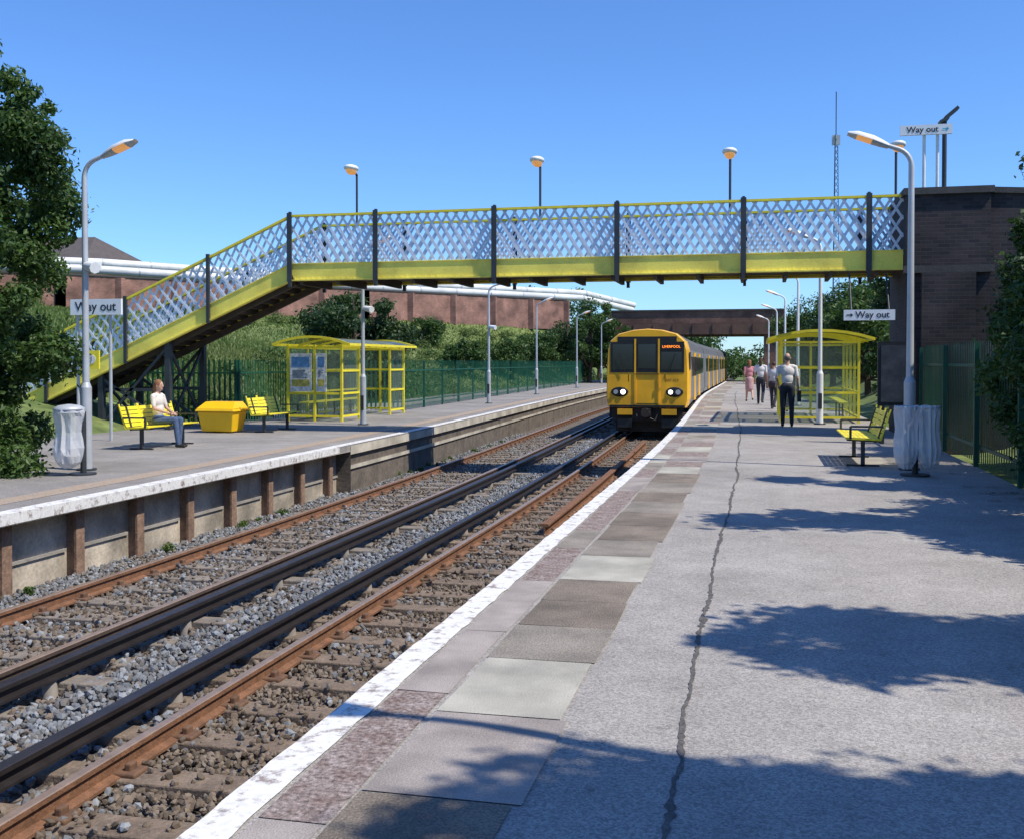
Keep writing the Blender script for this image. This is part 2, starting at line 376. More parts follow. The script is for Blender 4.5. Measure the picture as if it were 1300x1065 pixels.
# ------------------------------------------------------------- track
RT=-0.915
RUST=mat('rail_rust',(0.20,0.095,0.048),.8,.35,9,.4,60,fine=.2,fscale=80)
RUSTD=mat('rail_dark',(0.075,0.05,0.036),.75,.3,9,.3,60)
STEEL=mat('rail_head',(0.42,0.29,0.20),.4,.2,9,metal=.5)
CBLK=mat('conductor_black',(0.026,0.021,0.02),.42,.3,6,.1)
def railprof(w=.14,h=.16,hd=.07):
    return [(-w/2,-h),(-w/2,-h+.02),(-.012,-h+.035),(-.012,-.045),(-hd/2,-.038),(-hd/2,-.006),(-hd/2+.008,0),(hd/2-.008,0),(hd/2,-.006),(hd/2,-.038),(.012,-.045),(.012,-h+.035),(w/2,-h+.02),(w/2,-h)]
YR=list(np.arange(-4,60,2))+list(np.arange(60,170,5))
def rail(b,x,z,side,top,w=.14,h=.16,hd=.07,y0=None,y1=None):
    pr=railprof(w,h,hd); ms=[side]*len(pr)
    for k in (5,6,7): ms[k]=top
    yy=[y for y in YR if (y0 is None or y>=y0) and (y1 is None or y<=y1)]
    b.extrude(pr,[(x+off(y),y,z) for y in yy],side,mats=ms)
b=MB(); rail(b,-4.05,RT,RUST,STEEL); rail(b,-2.58,RT,RUST,STEEL); rail(b,-6.02,RT,RUSTD,STEEL); rail(b,-7.48,RT,RUST,STEEL)
b.finish('railway_track_rails')
b=MB(); rail(b,-4.47,-.84,CBLK,CBLK,.13,.13,.10); rail(b,-5.60,-.84,CBLK,CBLK,.13,.13,.10)
y=-3
POT=mat('insulator_pot',(0.30,0.26,0.22),.6,.2)
while y<100:
    for x in(-4.47,-5.60): b.cyl((x+off(y),y,-1.12),(x+off(y),y,-.975),.07,POT,8,.05)
    y+=2.1
b.finish('conductor_rail')
b=MB(); rail(b,-3.22,-.88,RUST,RUST,.18,.20,.13,16,34); b.finish('check_rail')
SLP=mat('sleeper_near',(0.19,0.14,0.10),.95,.35,5,.5,40,fine=.2,fscale=50)
SLC=mat('sleeper_concrete',(0.22,0.185,0.15),.95,.3,5,.4,40,fine=.15,fscale=50)
CHAIR=mat('rail_chair_iron',(0.15,0.08,0.045),.85,.3,12)
b=MB(); y=-3.
while y<110:
    j=random.uniform(-.03,.03)
    b.box((-3.31+off(y)+j,y,-1.125),(2.6,.26,.13),SLP,Matrix.Rotation(random.uniform(-.01,.01),3,'Z')); b.box((-6.72+off(y)+j,y+.2,-1.125),(2.6,.26,.13),SLC,Matrix.Rotation(random.uniform(-.01,.01),3,'Z'))
    for x in(-4.05,-2.58): b.box((x+off(y),y,-1.05),(.34,.17,.035),CHAIR); b.box((x+.09+off(y),y,-1.02),(.05,.08,.07),CHAIR); b.box((x-.09+off(y),y,-1.02),(.05,.08,.07),CHAIR)
    for x in(-7.48,-6.02): b.box((x+off(y),y+.2,-1.05),(.34,.17,.035),CHAIR); b.box((x+.09+off(y),y+.2,-1.02),(.05,.08,.07),CHAIR)
    if int(round((y+3)/.7))%3==0: b.box((-5.40+off(y),y+.2,-1.065),(.42,.24,.1),SLC)
    y+=.7
b.finish('railway_sleepers',bevel=.012)
phi=(1+5**.5)/2
ico=np.array([(-1,phi,0),(1,phi,0),(-1,-phi,0),(1,-phi,0),(0,-1,phi),(0,1,phi),(0,-1,-phi),(0,1,-phi),(phi,0,-1),(phi,0,1),(-phi,0,-1),(-phi,0,1)])/1.9
icf=np.array([(0,11,5),(0,5,1),(0,1,7),(0,7,10),(0,10,11),(1,5,9),(5,11,4),(11,10,2),(10,7,6),(7,1,8),(3,9,4),(3,4,2),(3,2,6),(3,6,8),(3,8,9),(4,9,5),(2,4,11),(6,2,10),(8,6,7),(9,8,1)])
def stones():
    N=84000
    yy=3.0+ (RNG.random(N)**1.5)*36; xx=RNG.uniform(-8.5,-1.95,N)
    sl=((yy+3)/.7); fr=np.abs(sl-np.round(sl))*.7
    sl2=((yy-.2+3)/.7); fr2=np.abs(sl2-np.round(sl2))*.7
    onn=(xx>-4.6)&(xx<-2.0)&(fr<.14); onf=(xx<-5.42)&(xx>-8.02)&(fr2<.14); on=onn|onf
    pt=.5+.5*np.sin(xx*2.3+yy*.9)*np.cos(yy*1.7-xx)
    keep=(~on)|(RNG.random(N)<np.where(onf,.25+.45*pt,.05+.3*pt))
    for r in(-4.05,-2.58,-6.02,-7.48): keep&=np.abs(xx-r)>.06
    for r in (-4.47,-5.6): keep&=np.abs(xx-r)>.05
    xx=xx[keep];yy=yy[keep]; on=on[keep]; N=len(xx)
    grey=np.where((xx>-5.45)&(xx<-4.5),.9,np.where(xx<-7.75,.85,np.where(xx<-5.5,.3,.13)))
    grey=grey+ .15*np.sin(xx*3+yy*1.3)+.1*np.sin(yy*2.9)
    isg=RNG.random(N)<grey
    o=np.array([off(v) for v in yy])
    z=np.where(on,-1.05,-1.095)+np.where((xx>-5.35)&(xx<-4.7),.05,0)+RNG.uniform(-.02,.02,N)
    sz=RNG.uniform(.015,.031,N)*(1+.2*(isg))
    V=np.repeat(ico[None],N,0)*(1+RNG.uniform(-.28,.28,(N,12,1)))
    V=V*RNG.uniform(.6,1.25,(N,1,3))*sz[:,None,None]
    q=RNG.normal(size=(N,4)); q/=np.linalg.norm(q,axis=1)[:,None]; w,x,y,z_=q.T
    R=np.stack([1-2*(y*y+z_*z_),2*(x*y-z_*w),2*(x*z_+y*w),2*(x*y+z_*w),1-2*(x*x+z_*z_),2*(y*z_-x*w),2*(x*z_-y*w),2*(y*z_+x*w),1-2*(x*x+y*y)],1).reshape(N,3,3)
    V=np.einsum('nij,nkj->nki',R,V)+np.stack([xx+o,yy,z],1)[:,None,:]
    F=(icf[None]+ (np.arange(N)*12)[:,None,None]).reshape(-1,3)
    rnd=np.where(isg,.5+RNG.random(N)**1.3*.5,RNG.random(N)*.48)
    m=leafmat('ballast_stone',[(.09,.068,.046),(.16,.12,.086),(.225,.175,.13),(.13,.133,.137),(.20,.21,.218),(.32,.33,.34)],0.0)
    npmesh('track_ballast',V.reshape(-1,3),F,[m],rnd=np.repeat(rnd,20))
stones()

# ------------------------------------------------------------- footbridge
b=MB(); Y0,Y1=24.0,25.9; ZB,ZT=3.57,5.17
XR,XLd=2.95,-11.1; SL=0.435; XS=-19.6
def zsh(x): return 0 if x>XLd else (x-XLd)*SL
def lattice(Y,side):
    za,zb=ZB+.30,ZT-.05
    H=zb-za; run=.78
    x=XS-run
    while x<XR+run:
        for s_ in(1,-1):
            xa,xb_=(x,x+run) if s_>0 else (x+run,x)
            t0,t1=0.,1.
            dx=xb_-xa
            for (lim,sg) in((XS,1),(XR,-1)):
                fa=(xa-lim)*sg; fb=(xb_-lim)*sg
                if fa<0 and fb<0: t1=-1; break
                if fa<0: t0=max(t0,fa/(fa-fb))
                if fb<0: t1=min(t1,fa/(fa-fb))
            if t1<=t0+.02: continue
            pa=xa+dx*t0; pb=xa+dx*t1
            yy=Y+s_*.011
            b.beam((pa,yy,za+H*t0+zsh(pa)),(pb,yy,za+H*t1+zsh(pb)),.010,.055,WHT,up=(0,0,1))
        x+=.235
def seg_beam(Y,zoff,w,h,mt,y_off=0):
    b.beam((XLd,Y+y_off,zoff),(XR,Y+y_off,zoff),w,h,mt); b.beam((XS,Y+y_off,zoff+zsh(XS)),(XLd,Y+y_off,zoff),w,h,mt)
for Y,sd in((Y0,-1),(Y1,1)):
    lattice(Y,sd)
    seg_beam(Y,ZB+.20,.045,.40,YELG)
    seg_beam(Y,ZB+.01,.14,.03,YELG,0); seg_beam(Y,ZB+.41,.09,.02,YELG)
    seg_beam(Y,ZT-.03,.13,.05,YEL)
    for x in [2.25,-.37,-3.15,-6.0,-8.9,-11.1]:
        b.box((x,Y+sd*.075,(ZB+ZT)/2),(.06,.07,ZT-ZB+.12),DRK); b.box((x,Y+sd*.13,(ZB+ZT)/2+.0),(.12,.02,ZT-ZB+.06),DRK)
        b.beam((x,Y+sd*.10,ZB-.02),(x,Y+sd*.10,ZB-.16),.09,.07,DRK)
    for x in [-13.3,-15.6,-17.9]:
        b.box((x,Y+sd*.07,(ZB+ZT)/2+zsh(x)),(.08,.07,ZT-ZB+.1),DRK)
    x=XLd+.1
    while x<XR-.05:
        b.box((x,Y+sd*.026,ZB+.07),(.022,.012,.022),YELG)
        x+=.15
b.bx(XLd,XR,Y0+.03,Y1-.03,ZB+.08,ZB+.16,SOFFIT)
x=XLd+.2
while x<XR: b.bx(x,x+.08,Y0+.03,Y1-.03,ZB-.10,ZB+.078,SOFFIT); x+=.95
n=28
for i in range(n):
    x1=XLd-(XLd-XS)*i/n; x0=XLd-(XLd-XS)*(i+1)/n
    z=ZB+.12+zsh(x1)-.06
    b.bx(x0-.03,x1,Y0+.03,Y1-.03,z,z+.04,SOFFIT); b.bx(x0-.01,x0+.01,Y0+.03,Y1-.03,z-.125,z-.002,SOFFIT)
for Y in(Y0+.25,Y1-.25): b.beam((XS,Y,ZB-.02+zsh(XS)),(XLd,Y,ZB-.02),.1,.16,SOFFIT)
for x in(-14.5,-16.4):
    zt=ZB+zsh(x)
    for Y in(Y0+.1,Y1-.1): b.box((x,Y,(zt+ZL)/2),(.14,.14,zt-ZL),DRK)
    b.beam((x,Y0+.1,ZL+.1),(x,Y1-.1,zt-.1),.05,.07,DRK); b.beam((x,Y1-.1,ZL+.1),(x,Y0+.1,zt-.1),.05,.07,DRK)
for Y in(Y0+.1,Y1-.1):
    b.beam((-14.5,Y,ZL+.1),(-16.4,Y,1.2),.05,.07,DRK); b.beam((-16.4,Y,ZL+.1),(-14.5,Y,2.0),.05,.07,DRK); b.beam((-14.5,Y,ZL+1),(-16.4,Y,ZL+1),.05,.08,DRK)
b.finish('footbridge')

BB=brickmat('blue_brick',(0.020,0.017,0.021),(0.048,0.036,0.036),(0.055,0.05,0.048))
CAP=mat('coping_stone_dark',(0.07,0.066,0.062),.9,.25,3,.3,30)
b=MB()
b.bx(2.96,4.6,23.55,26.4,-.3,5.08,BB); b.bx(2.9,4.66,23.49,26.46,5.08,5.22,CAP)
b.bx(2.9,4.66,23.45,23.548,3.45,3.60,CAP); b.bx(3.25,4.3,23.40,23.546,-.3,3.448,BB)
vs=[(4.6,23.7,-.3),(14,23.7,-.3),(14,23.7,4.55),(4.6,23.7,5.1),(4.6,24.2,-.3),(14,24.2,-.3),(14,24.2,4.55),(4.6,24.2,5.1)]
b.add(vs,[(0,1,2,3),(5,4,7,6),(1,5,6,2),(3,2,6,7)],BB)
b.beam((4.67,23.95,5.15),(14,23.95,4.6),.6,.12,CAP)
b.finish('brick_abutment')

DB=brickmat('brown_brick',(0.14,0.068,0.044),(0.20,0.10,0.065),(0.16,0.13,0.11))
BRG=mat('girder_brown',(0.13,0.07,0.045),.8,.3,1,.2,10)
b=MB()
b.bx(-12.3,2,88,88.35,4.75,5.75,DB); b.bx(-12.3,2,87.9,88.4,5.75,5.88,CAP); b.bx(-12.3,2,87.85,97,3.85,4.72,BRG); b.bx(-12.3,2,96.6,97,4.75,5.75,DB)
for x in np.arange(-11.8,2,1.6): b.bx(x,x+.12,87.78,87.848,3.9,4.7,BRG)
b.bx(.3,5,88.1,96.9,-.5,3.845,DB); b.bx(-12.3,-11.0,88.1,96.9,-1.3,3.845,DB)
b.finish('road_bridge')

RB=brickmat('red_brick_wall',(0.25,0.115,0.08),(0.32,0.16,0.115),(0.28,0.21,0.18))
b=MB()
wl=[(-75,44),(-48,65.8),(-33,86),(-19,105)]
for p,q in zip(wl[:-1],wl[1:]):
    b.beam((p[0],p[1],6.3),(q[0],q[1],6.3),.35,2.9,RB); b.beam((p[0],p[1],7.8),(q[0],q[1],7.8),.5,.12,CAP)
    n=int((Vector(q)-Vector(p)).length/4)
    for i in range(n+1):
        c=Vector(p).lerp(Vector(q),i/n); b.box((c.x+.15,c.y-.2,6.25),(.5,.5,2.9),RB)
b.finish('brick_boundary_wall')
PIPE=mat('pipe_cladding',(0.66,0.66,0.62),.5,.1,1,stain=.15,sscale=.4)
b=MB()
for dz,dy in((8.40,2.0),(9.0,3.6)):
    pts=[Vector(p) for p in((-90,34+dy,dz),(-48,67+dy,dz),(-33,88+dy,dz-.2),(-18,107+dy,dz-.2),(-13.5,113+dy,dz-1.2))]
    b.tube(pts,[.33]*5,PIPE,12)
    for p,q in zip(pts[:-1],pts[1:]):
        n=int((q-p).length/3.5)
        for i in range(n): c=p.lerp(q,i/n); d=(q-p).normalized(); b.cyl(c,c+d*.12,.36,GALV,12)
for i in range(22):
    t=i/21; x=-75+57*t; y=46+ (61*t)+2.0
    b.bx(x-.1,x+.1,y+1.8,y+2,5,8.0,GALV)
b.finish('industrial_pipeline')
b=MB(); RO=mat('slate_roof',(0.10,0.08,0.07),.8,.2,2,.2)
def bldg(x0,x1,y0,y1,z0,z1,zr):
    b.bx(x0,x1,y0,y1,z0,z1,RB); xm=(x0+x1)/2; ym=(y0+y1)/2
    vs=[(x0-.4,y0-.4,z1+.01),(x1+.4,y0-.4,z1+.01),(x1+.4,y1+.4,z1+.01),(x0-.4,y1+.4,z1+.01),(x0+3,ym,zr),(x1-3,ym,zr)]
    b.add(vs,[(0,1,5,4),(2,3,4,5),(1,2,5),(3,0,4),(3,2,1,0)],RO)
    for k in range(5):
        xx=x0+1.5+k*(x1-x0-3)/4; b.bx(xx-.5,xx+.5,y0-.02,y0-.001,z1-2.6,z1-1,BLK)
bldg(-68,-52,74,86,5,9.3,12.2)
b.finish('brick_building')

# ------------------------------------------------------------- fences
def palisade(name,pts,z0,h):
    b=MB()
    for p,q in zip(pts[:-1],pts[1:]):
        p=Vector((*p,0)); q=Vector((*q,0)); d=q-p; L=d.length; d.normalize(); ang=math.atan2(d.y,d.x); R=Matrix.Rotation(ang,3,'Z')
        n=int(L/.155)
        for i in range(n):
            c=p+d*(i+.5)*L/n; w=.034
            loc=[(-w,0,0),(w,0,0),(w,0,h-.08),(0,0,h),(-w,0,h-.08),(0,-.012,0),(0,-.012,h-.05)]
            vs=[R@Vector(v)+c+Vector((0,0,z0+.05)) for v in loc]
            b.add(vs,[(0,5,6,3,4),(5,1,2,3,6)],GREEN)
        for z in(.3,h-.35): b.beam(p+Vector((0,0,z0+z)),q+Vector((0,0,z0+z)),.03,.05,GREEN)
        m=max(1,int(L/2.7))
        for i in range(m+1):
            c=p+d*i*L/m; nrm=Vector((-d.y,d.x,0)); c=c+nrm*.06
            b.box((c.x,c.y,z0+h/2),(.07,.07,h),GREEN,R)
    return b.finish(name)
palisade('palisade_fence',[(-17.2,26.6),(-13.9,26.6),(-13.8,34.6),(-12.2,35.6),(-13.0,55),(-14.2,90)],ZL,1.75)
palisade('palisade_fence',[(3.3,6),(3.3,23.3)],0,1.9)

# ------------------------------------------------------------- lamp posts
def lamp_head(b,p,dx,tilt=.35,L=.62):
    d=Vector((dx*math.cos(tilt),0,math.sin(tilt))); R=Matrix((d,Vector((0,1,0)),d.cross(Vector((0,1,0))))).transposed()
    if (R@Vector((0,0,1))).z<0: R=R@Matrix.Diagonal((1,1,-1))
    secs=[(0,.04,.035,.03),(.1,.075,.06,.035),(.25,.12,.085,.035),(.48,.13,.08,.03),(L,.07,.03,.02)]
    vs=[];n=10
    for (t,w,u,dn) in secs:
        for k in range(n):
            a=math.pi*k/(n-1); vs.append(R@Vector((t,w*math.cos(a),u*math.sin(a)))+p)
    fs=[(i*n+k,(i+1)*n+k,(i+1)*n+k+1,i*n+k+1) for i in range(4) for k in range(n-1)]
    b.add(vs,fs,WPAINT,True)
    vs=[]
    for (t,w,u,dn) in secs:
        for k in range(n):
            a=math.pi*k/(n-1); vs.append(R@Vector((t,w*.96*math.cos(a),-(dn*1.5)*math.sin(a)))+p)
    fl=lambda i:[(i*n+k,i*n+k+1,(i+1)*n+k+1,(i+1)*n+k) for k in range(n-1)]
    b.add(vs,fl(0)+fl(1)+fl(3),GALV,True)
    b.add(vs[2*n:4*n],fl(0),AMB,True)
def lamp_post(x,y,z0,dx,h=4.75,col=None,box=False):
    col=col or GALV
    b=MB(); r=.055
    b.cyl((x,y,z0),(x,y,z0+1.3),.085,col,12); b.tube([(x,y,z0+1.3),(x,y,z0+1.38)],[.085,r],col,12)
    b.cyl((x,y,z0),(x,y,z0+.03),.15,DRK,12)
    pts=[(x,y,z0+1.38),(x,y,z0+h-.35)]; ra=[r,.042]
    for k in range(1,6):
        a=k/5*math.radians(68); pts.append((x+dx*.28*(1-math.cos(a)),y,z0+h-.35+.28*math.sin(a))); ra.append(.036)
    e=Vector(pts[-1]); dd=Vector((dx*math.cos(.35),0,math.sin(.35))); e2=e+dd*.18; pts.append(e2); ra.append(.032)
    b.tube(pts,ra,col,10)
    lamp_head(b,e2-dd*.02,dx)
    if box:
        b.box((x+dx*.16,y-.02,z0+h-1.75),(.2,.14,.12),WPAINT); b.cyl((x+dx*.1,y-.1,z0+h-1.75),(x+dx*.35,y-.25,z0+h-1.8),.07,WPAINT,8,.09)
    b.bx(x-.05,x+.05,y-.095,y-.088,z0+.4,z0+.8,DRK)
    b.finish('street_lamp')
lamp_post(-10.35,14.8,ZL,1,4.95,box=True)
for (x,y) in((-10.5,27.2),(-10.9,42.5),(-11.5,55),(-11.9,70),(-12.3,84)): lamp_post(x,y,ZL,1,4.9,box=y in(42.5,27.2))
for (x,y) in((2.17,16.75),(1.95,3.72)): lamp_post(x,y,0,-1,4.85)
for (x,y) in((1.5,28.45),(1.35,40.5),(1.15,52.5),(.95,65),(.6,80)): lamp_post(x,y,0,-1,4.85,WPAINT)
def bridge_lamp(x,y,z0,h):
    b=MB(); b.cyl((x,y,z0),(x,y,z0+h),.03,DRK,8)
    b.tube([(x,y,z0+h-.02),(x,y-.1,z0+h+.04),(x,y-.35,z0+h+.08)],[.03,.03,.03],DRK,8)
    b.ell((x,y-.38,z0+h+.10),(.18,.28,.09),WPAINT); b.ell((x,y-.38,z0+h+.04),(.13,.23,.11),AMB)
    b.finish('bridge_lamp')
for x in(-10.2,-5.35,-.72): bridge_lamp(x,Y1+.12,5.1,1.35)
bridge_lamp(3.1,26.6,5.2,1.35)

# ------------------------------------------------------------- signs
SIGN=mat('sign_face',(0.80,0.82,0.82),.4,.04); INK=mat('sign_ink',(0.02,0.022,0.035),.5,.1)
def facing(x,y,z,ang=0):
    return Matrix.Translation((x,y,z))@Matrix.Rotation(ang,4,'Z')@Matrix.Rotation(math.radians(90),4,'X')
b=MB()
b.bx(-14.62,-13.38,20.37,20.43,2.62,2.96,SIGN); b.text('Way out',facing(-14.0,20.364,2.79),.28,INK,bold=.004)
for x in(-14.5,-13.7): b.cyl((x,20.46,ZL),(x,20.46,2.9),.035,GALV,8)
b.bx(-14.28,-13.92,20.36,20.40,1.45,1.85,YEL); b.cyl((-14.1,20.35,1.66),(-14.1,20.357,1.66),.1,WPAINT,16); b.text('1',facing(-14.1,20.345,1.66),.16,INK)
b.finish('way_out_sign')
def arrow(b,x,y,z,s,mt):
    b.add([(x-s,y,z-.012),(x+s*.4,y,z-.012),(x+s*.4,y,z+.012),(x-s,y,z+.012),(x+s*.2,y,z-s*.6),(x+s,y,z),(x+s*.2,y,z+s*.6)],[(0,1,2,3),(4,5,6)],mt)
b=MB(); b.bx(1.7,2.72,23.28,23.33,2.47,2.69,SIGN); b.text('Way out',facing(2.27,23.275,2.58),.19,INK,bold=.003); arrow(b,1.82,23.275,2.58,.07,INK)
for x in(1.85,2.6): b.cyl((x,23.31,2.69),(x,23.9,3.5),.02,DRK,6)
b.finish('way_out_sign')
b=MB(); b.bx(2.9,3.95,24.2,24.26,6.45,6.66,SIGN); b.text('Way out',facing(3.35,24.194,6.555),.18,INK,bold=.003); arrow(b,3.82,24.194,6.555,.07,mat('sign_cyan',(0.05,.45,.6),.5))
for x in(3.4,3.67): b.cyl((x,24.3,5.2),(x,24.3,6.6),.035,WPAINT,8)
b.finish('way_out_sign')
b=MB(); b.cyl((3.95,25.2,5.2),(3.95,25.2,6.95),.05,DRK,8)
b.box((4.07,25.1,7.07),(.34,.28,.07),DRK,Matrix.Rotation(-.7,3,'Y')); b.box((3.90,25.0,6.9),(.2,.3,.06),DRK,Matrix.Rotation(-.5,3,'Y')); b.finish('floodlight')
b=MB(); mx_,my_=13.6,208
for a in range(3):
    t=a*2.094; b.beam((mx_+.9*math.cos(t),my_+.9*math.sin(t),2),(mx_+.3*math.cos(t),my_+.3*math.sin(t),44),.12,.12,DRK)
z=3
while z<43:
    r=.9-.6*(z-2)/42
    for a in range(3):
        t=a*2.094;t2=t+2.094; b.beam((mx_+r*math.cos(t),my_+r*math.sin(t),z),(mx_+r*math.cos(t2),my_+r*math.sin(t2),z+1.2),.07,.07,DRK)
    z+=1.2
b.cyl((mx_,my_,44),(mx_,my_,52),.09,DRK,6); b.box((mx_,my_,43),(1.5,.3,1.8),GALV); b.finish('radio_mast')
b=MB(); 
b.bx(2.25,2.95,21.95,22.05,.75,2.0,BLK); b.bx(2.31,2.89,21.93,21.948,.82,1.93,mat('poster_dark',(0.05,0.055,0.065),.3,.5,5)); b.bx(2.3,2.38,21.97,22.03,0,.75,DRK); b.bx(2.82,2.9,21.97,22.03,0,.75,DRK); b.finish('notice_board')

# ------------------------------------------------------------- shelters
POST1=mat('poster_white',(0.75,0.77,0.75),.4,.35,6,fine=.3,fscale=14)
RG=glassmat('roof_tinted',(0.65,0.65,0.5),.3)
def shelter(x0,x1,y0,y1,z0,openside,posters):
    b=MB(); H=2.2; fr=.065; xo=x1 if openside>0 else x0; xb=x0 if openside>0 else x1
    ny=4; yy=[y0+(y1-y0)*i/ny for i in range(ny+1)]
    for y in yy: b.box((xb,y,z0+H/2),(fr,fr,H),YEL)
    for y in (yy[0],yy[1],yy[3],yy[4]): b.box((xo,y,z0+H/2),(fr,fr,H),YEL)
    xm=(x0+x1)/2
    for y in(y0,y1): b.box((xm,y,z0+H/2),(fr,fr,H),YEL)
    for z in(.15,.8,1.45,2.12):
        b.bx(xb-.022,xb+.022,y0,y1,z0+z-.03,z0+z+.03,YEL)
        for y in(y0,y1): b.bx(x0,x1,y-.022,y+.022,z0+z-.03,z0+z+.03,YEL)
        for (a,c) in((yy[0],yy[1]),(yy[3],yy[4])): b.bx(xo-.022,xo+.022,a,c,z0+z-.03,z0+z+.03,YEL)
    b.bx(xo-.03,xo+.03,y0,y1,z0+2.12,z0+2.2,YEL)
    b.bx(xb-.004,xb+.004,y0,y1,z0+.15,z0+2.1,GLASS)
    for y in(y0,y1): b.bx(x0+.03,x1-.03,y-.004,y+.004,z0+.15,z0+2.1,GLASS)
    for (a,c) in((yy[0],yy[1]),(yy[3],yy[4])): b.bx(xo-.004,xo+.004,a,c,z0+.15,z0+2.1,GLASS)
    n=8; w=(x1-x0)+.7; vs=[]
    for i in range(n+1):
        t=-1+2*i/n; x=xm+t*w/2; z=z0+H+.22*(1-t*t)
        vs+=[(x,y0-.3,z),(x,y1+.3,z),(x,y0-.3,z+.03),(x,y1+.3,z+.03)]
    for i in range(n):
        a=4*i; c=a+4
        b.add([vs[k] for k in(a,a+1,c+1,c)],[(0,1,2,3)],RG)
        for e in(y0-.3,y1+.3): b.beam((vs[a][0],e,vs[a][2]+.0),(vs[c][0],e,vs[c][2]+.0),.05,.07,YEL)
        for q in range(1,4): b.beam((vs[a][0],y0+(y1-y0)*q/4,vs[a][2]-.04),(vs[c][0],y0+(y1-y0)*q/4,vs[c][2]-.04),.05,.06,YEL)
    for i in(0,n): b.beam((vs[4*i][0],y0-.3,vs[4*i][2]),(vs[4*i][0],y1+.3,vs[4*i][2]),.05,.07,YEL)
    if posters:
        for (xa,xc) in((x0+.08,xm-.08),(xm+.06,x1-.45)): 
            b.bx(xa,xc,y0-.06,y0-.035,z0+.85,z0+1.95,POST1); b.bx(xa+.06,xc-.06,y0-.066,y0-.061,z0+1.55,z0+1.85,mat('poster_blue',(0.1,0.25,0.5),.4,.5,7)); b.bx(xa+.06,xc-.06,y0-.066,y0-.061,z0+1.0,z0+1.2,mat('poster_yel',(0.6,.5,.1),.4,.5,7))
            for q in range(7): b.bx(xa+.08,xc-.08-random.uniform(0,.2),y0-.065,y0-.061,z0+1.25+.035*q,z0+1.262+.035*q,INK)
    b.bx(xb+(.15 if openside>0 else -.45),xb+(.45 if openside>0 else -.15),y0+.4,y1-.4,z0+.5,z0+.54,YEL)
    for y in yy[1:4]: b.bx(xb+(.28 if openside>0 else -.32),xb+(.32 if openside>0 else -.28),y-.02,y+.02,z0,z0+.5,DRK)
    b.finish('platform_shelter')
shelter(-13.3,-11.65,28.5,33.9,ZL,1,True)
shelter(.55,2.5,29.0,34.2,0,-1,False)

# ------------------------------------------------------------- benches
def bench(x,y,z0,f,L=1.9):
    b=MB()
    for yy in(y+.2,y+L-.2):
        b.bx(x-.03,x+.03,yy-.03,yy+.03,z0,z0+.42,DRK); b.bx(x-.24,x+.24,yy-.03,yy+.03,z0,z0+.03,DRK)
        b.beam((x+f*.24,yy,z0+.41),(x-f*.22,yy,z0+.39),.05,.04,DRK); b.beam((x-f*.22,yy,z0+.37),(x-f*.36,yy,z0+.84),.05,.04,DRK,up=(0,1,0))
    ns=3; w=L/ns
    for i in range(ns):
        ya,yb=y+i*w+.02,y+(i+1)*w-.02
        for k in range(7):
            xx=x+f*(.24-.075*k); b.bx(xx-.03,xx+.03,ya,yb,z0+.435-.004*k,z0+.455-.004*k,YEL)
        for k in range(5):
            t=(k+.7)/5.4; cx=x-f*(.24+.13*t); cz=z0+.42+.43*t
            b.box((cx,(ya+yb)/2,cz),(.02,yb-ya,.068),YEL,Matrix.Rotation(-f*.29,3,'Y'))
        for e in(ya,yb):
            b.beam((x+f*.27,e,z0+.44),(x-f*.25,e,z0+.42),.02,.03,YEL); b.beam((x-f*.245,e,z0+.42),(x-f*.385,e,z0+.88),.02,.03,YEL,up=(0,1,0))
    for yy in (y,y+L):
        b.beam((x+f*.2,yy,z0+.62),(x-f*.28,yy,z0+.62),.035,.03,DRK); b.beam((x+f*.2,yy,z0+.62),(x+f*.2,yy,z0+.43),.035,.03,DRK,up=(0,1,0))
    b.finish('platform_bench')
bench(-11.75,18.35,ZL,1); bench(-11.7,23.5,ZL,1,1.7); bench(1.55,17.0,0,-1,2.0)

# ------------------------------------------------------------- bins
BAG=glassmat('plastic_bag',(0.88,0.89,0.90),.62)
BAG.node_tree.nodes['P'].inputs['Base Color'].default_value=(.74,.75,.76,1); BAG.node_tree.nodes['P'].inputs['Roughness'].default_value=.25
def bagbin(x,y,z0,lobes,R_=.2,lid=True):
    b=MB(); b.cyl((x,y+.02,z0),(x,y+.02,z0+.95),.045,DRK,8); b.cyl((x,y,z0),(x,y,z0+.03),.2,DRK,12)
    for dx in lobes:
        cx=x+dx; n=30
        b.tube([(cx+R_*math.cos(2*math.pi*k/n),y-.15+R_*math.sin(2*math.pi*k/n),z0+.97) for k in range(n+1)],[.018]*(n+1),GALV,6,cap=False)
        vs=[];fs=[];rows=[(.99,1.06),(.95,1.1),(.88,.98),(.78,.88),(.66,.84),(.54,.9),(.42,.98),(.3,1.0),(.2,.85),(.13,.5),(.11,.1)]
        fold=[random.uniform(-.16,.16) for k in range(n)]; sk=random.uniform(-.03,.03)
        for (z,r) in rows:
            for k in range(n): 
                rr=R_*r*(1+fold[k]*(1.3 if .4<z<.9 else .4)+random.uniform(-.05,.05)); vs.append((cx+sk*(1-z)+rr*math.cos(2*math.pi*k/n),y-.15+rr*math.sin(2*math.pi*k/n),z0+z+random.uniform(-.015,.015)))
        for i in range(len(rows)-1):
            for k in range(n): fs.append((i*n+k,i*n+(k+1)%n,(i+1)*n+(k+1)%n,(i+1)*n+k))
        b.add(vs,fs,BAG)
        if lid: b.tube([(cx,y-.15,z0+.99),(cx,y-.15,z0+1.01),(cx,y-.15,z0+1.05),(cx,y-.15,z0+1.07)],[R_+.03,R_+.03,R_*.8,.03],GALV,16)
        b.ell((cx,y-.15,z0+.27),(R_*.6,R_*.6,.1),mat('litter',(0.35,0.3,0.25),.8,.6,20),jit=.15)
    b.finish('litter_bin')
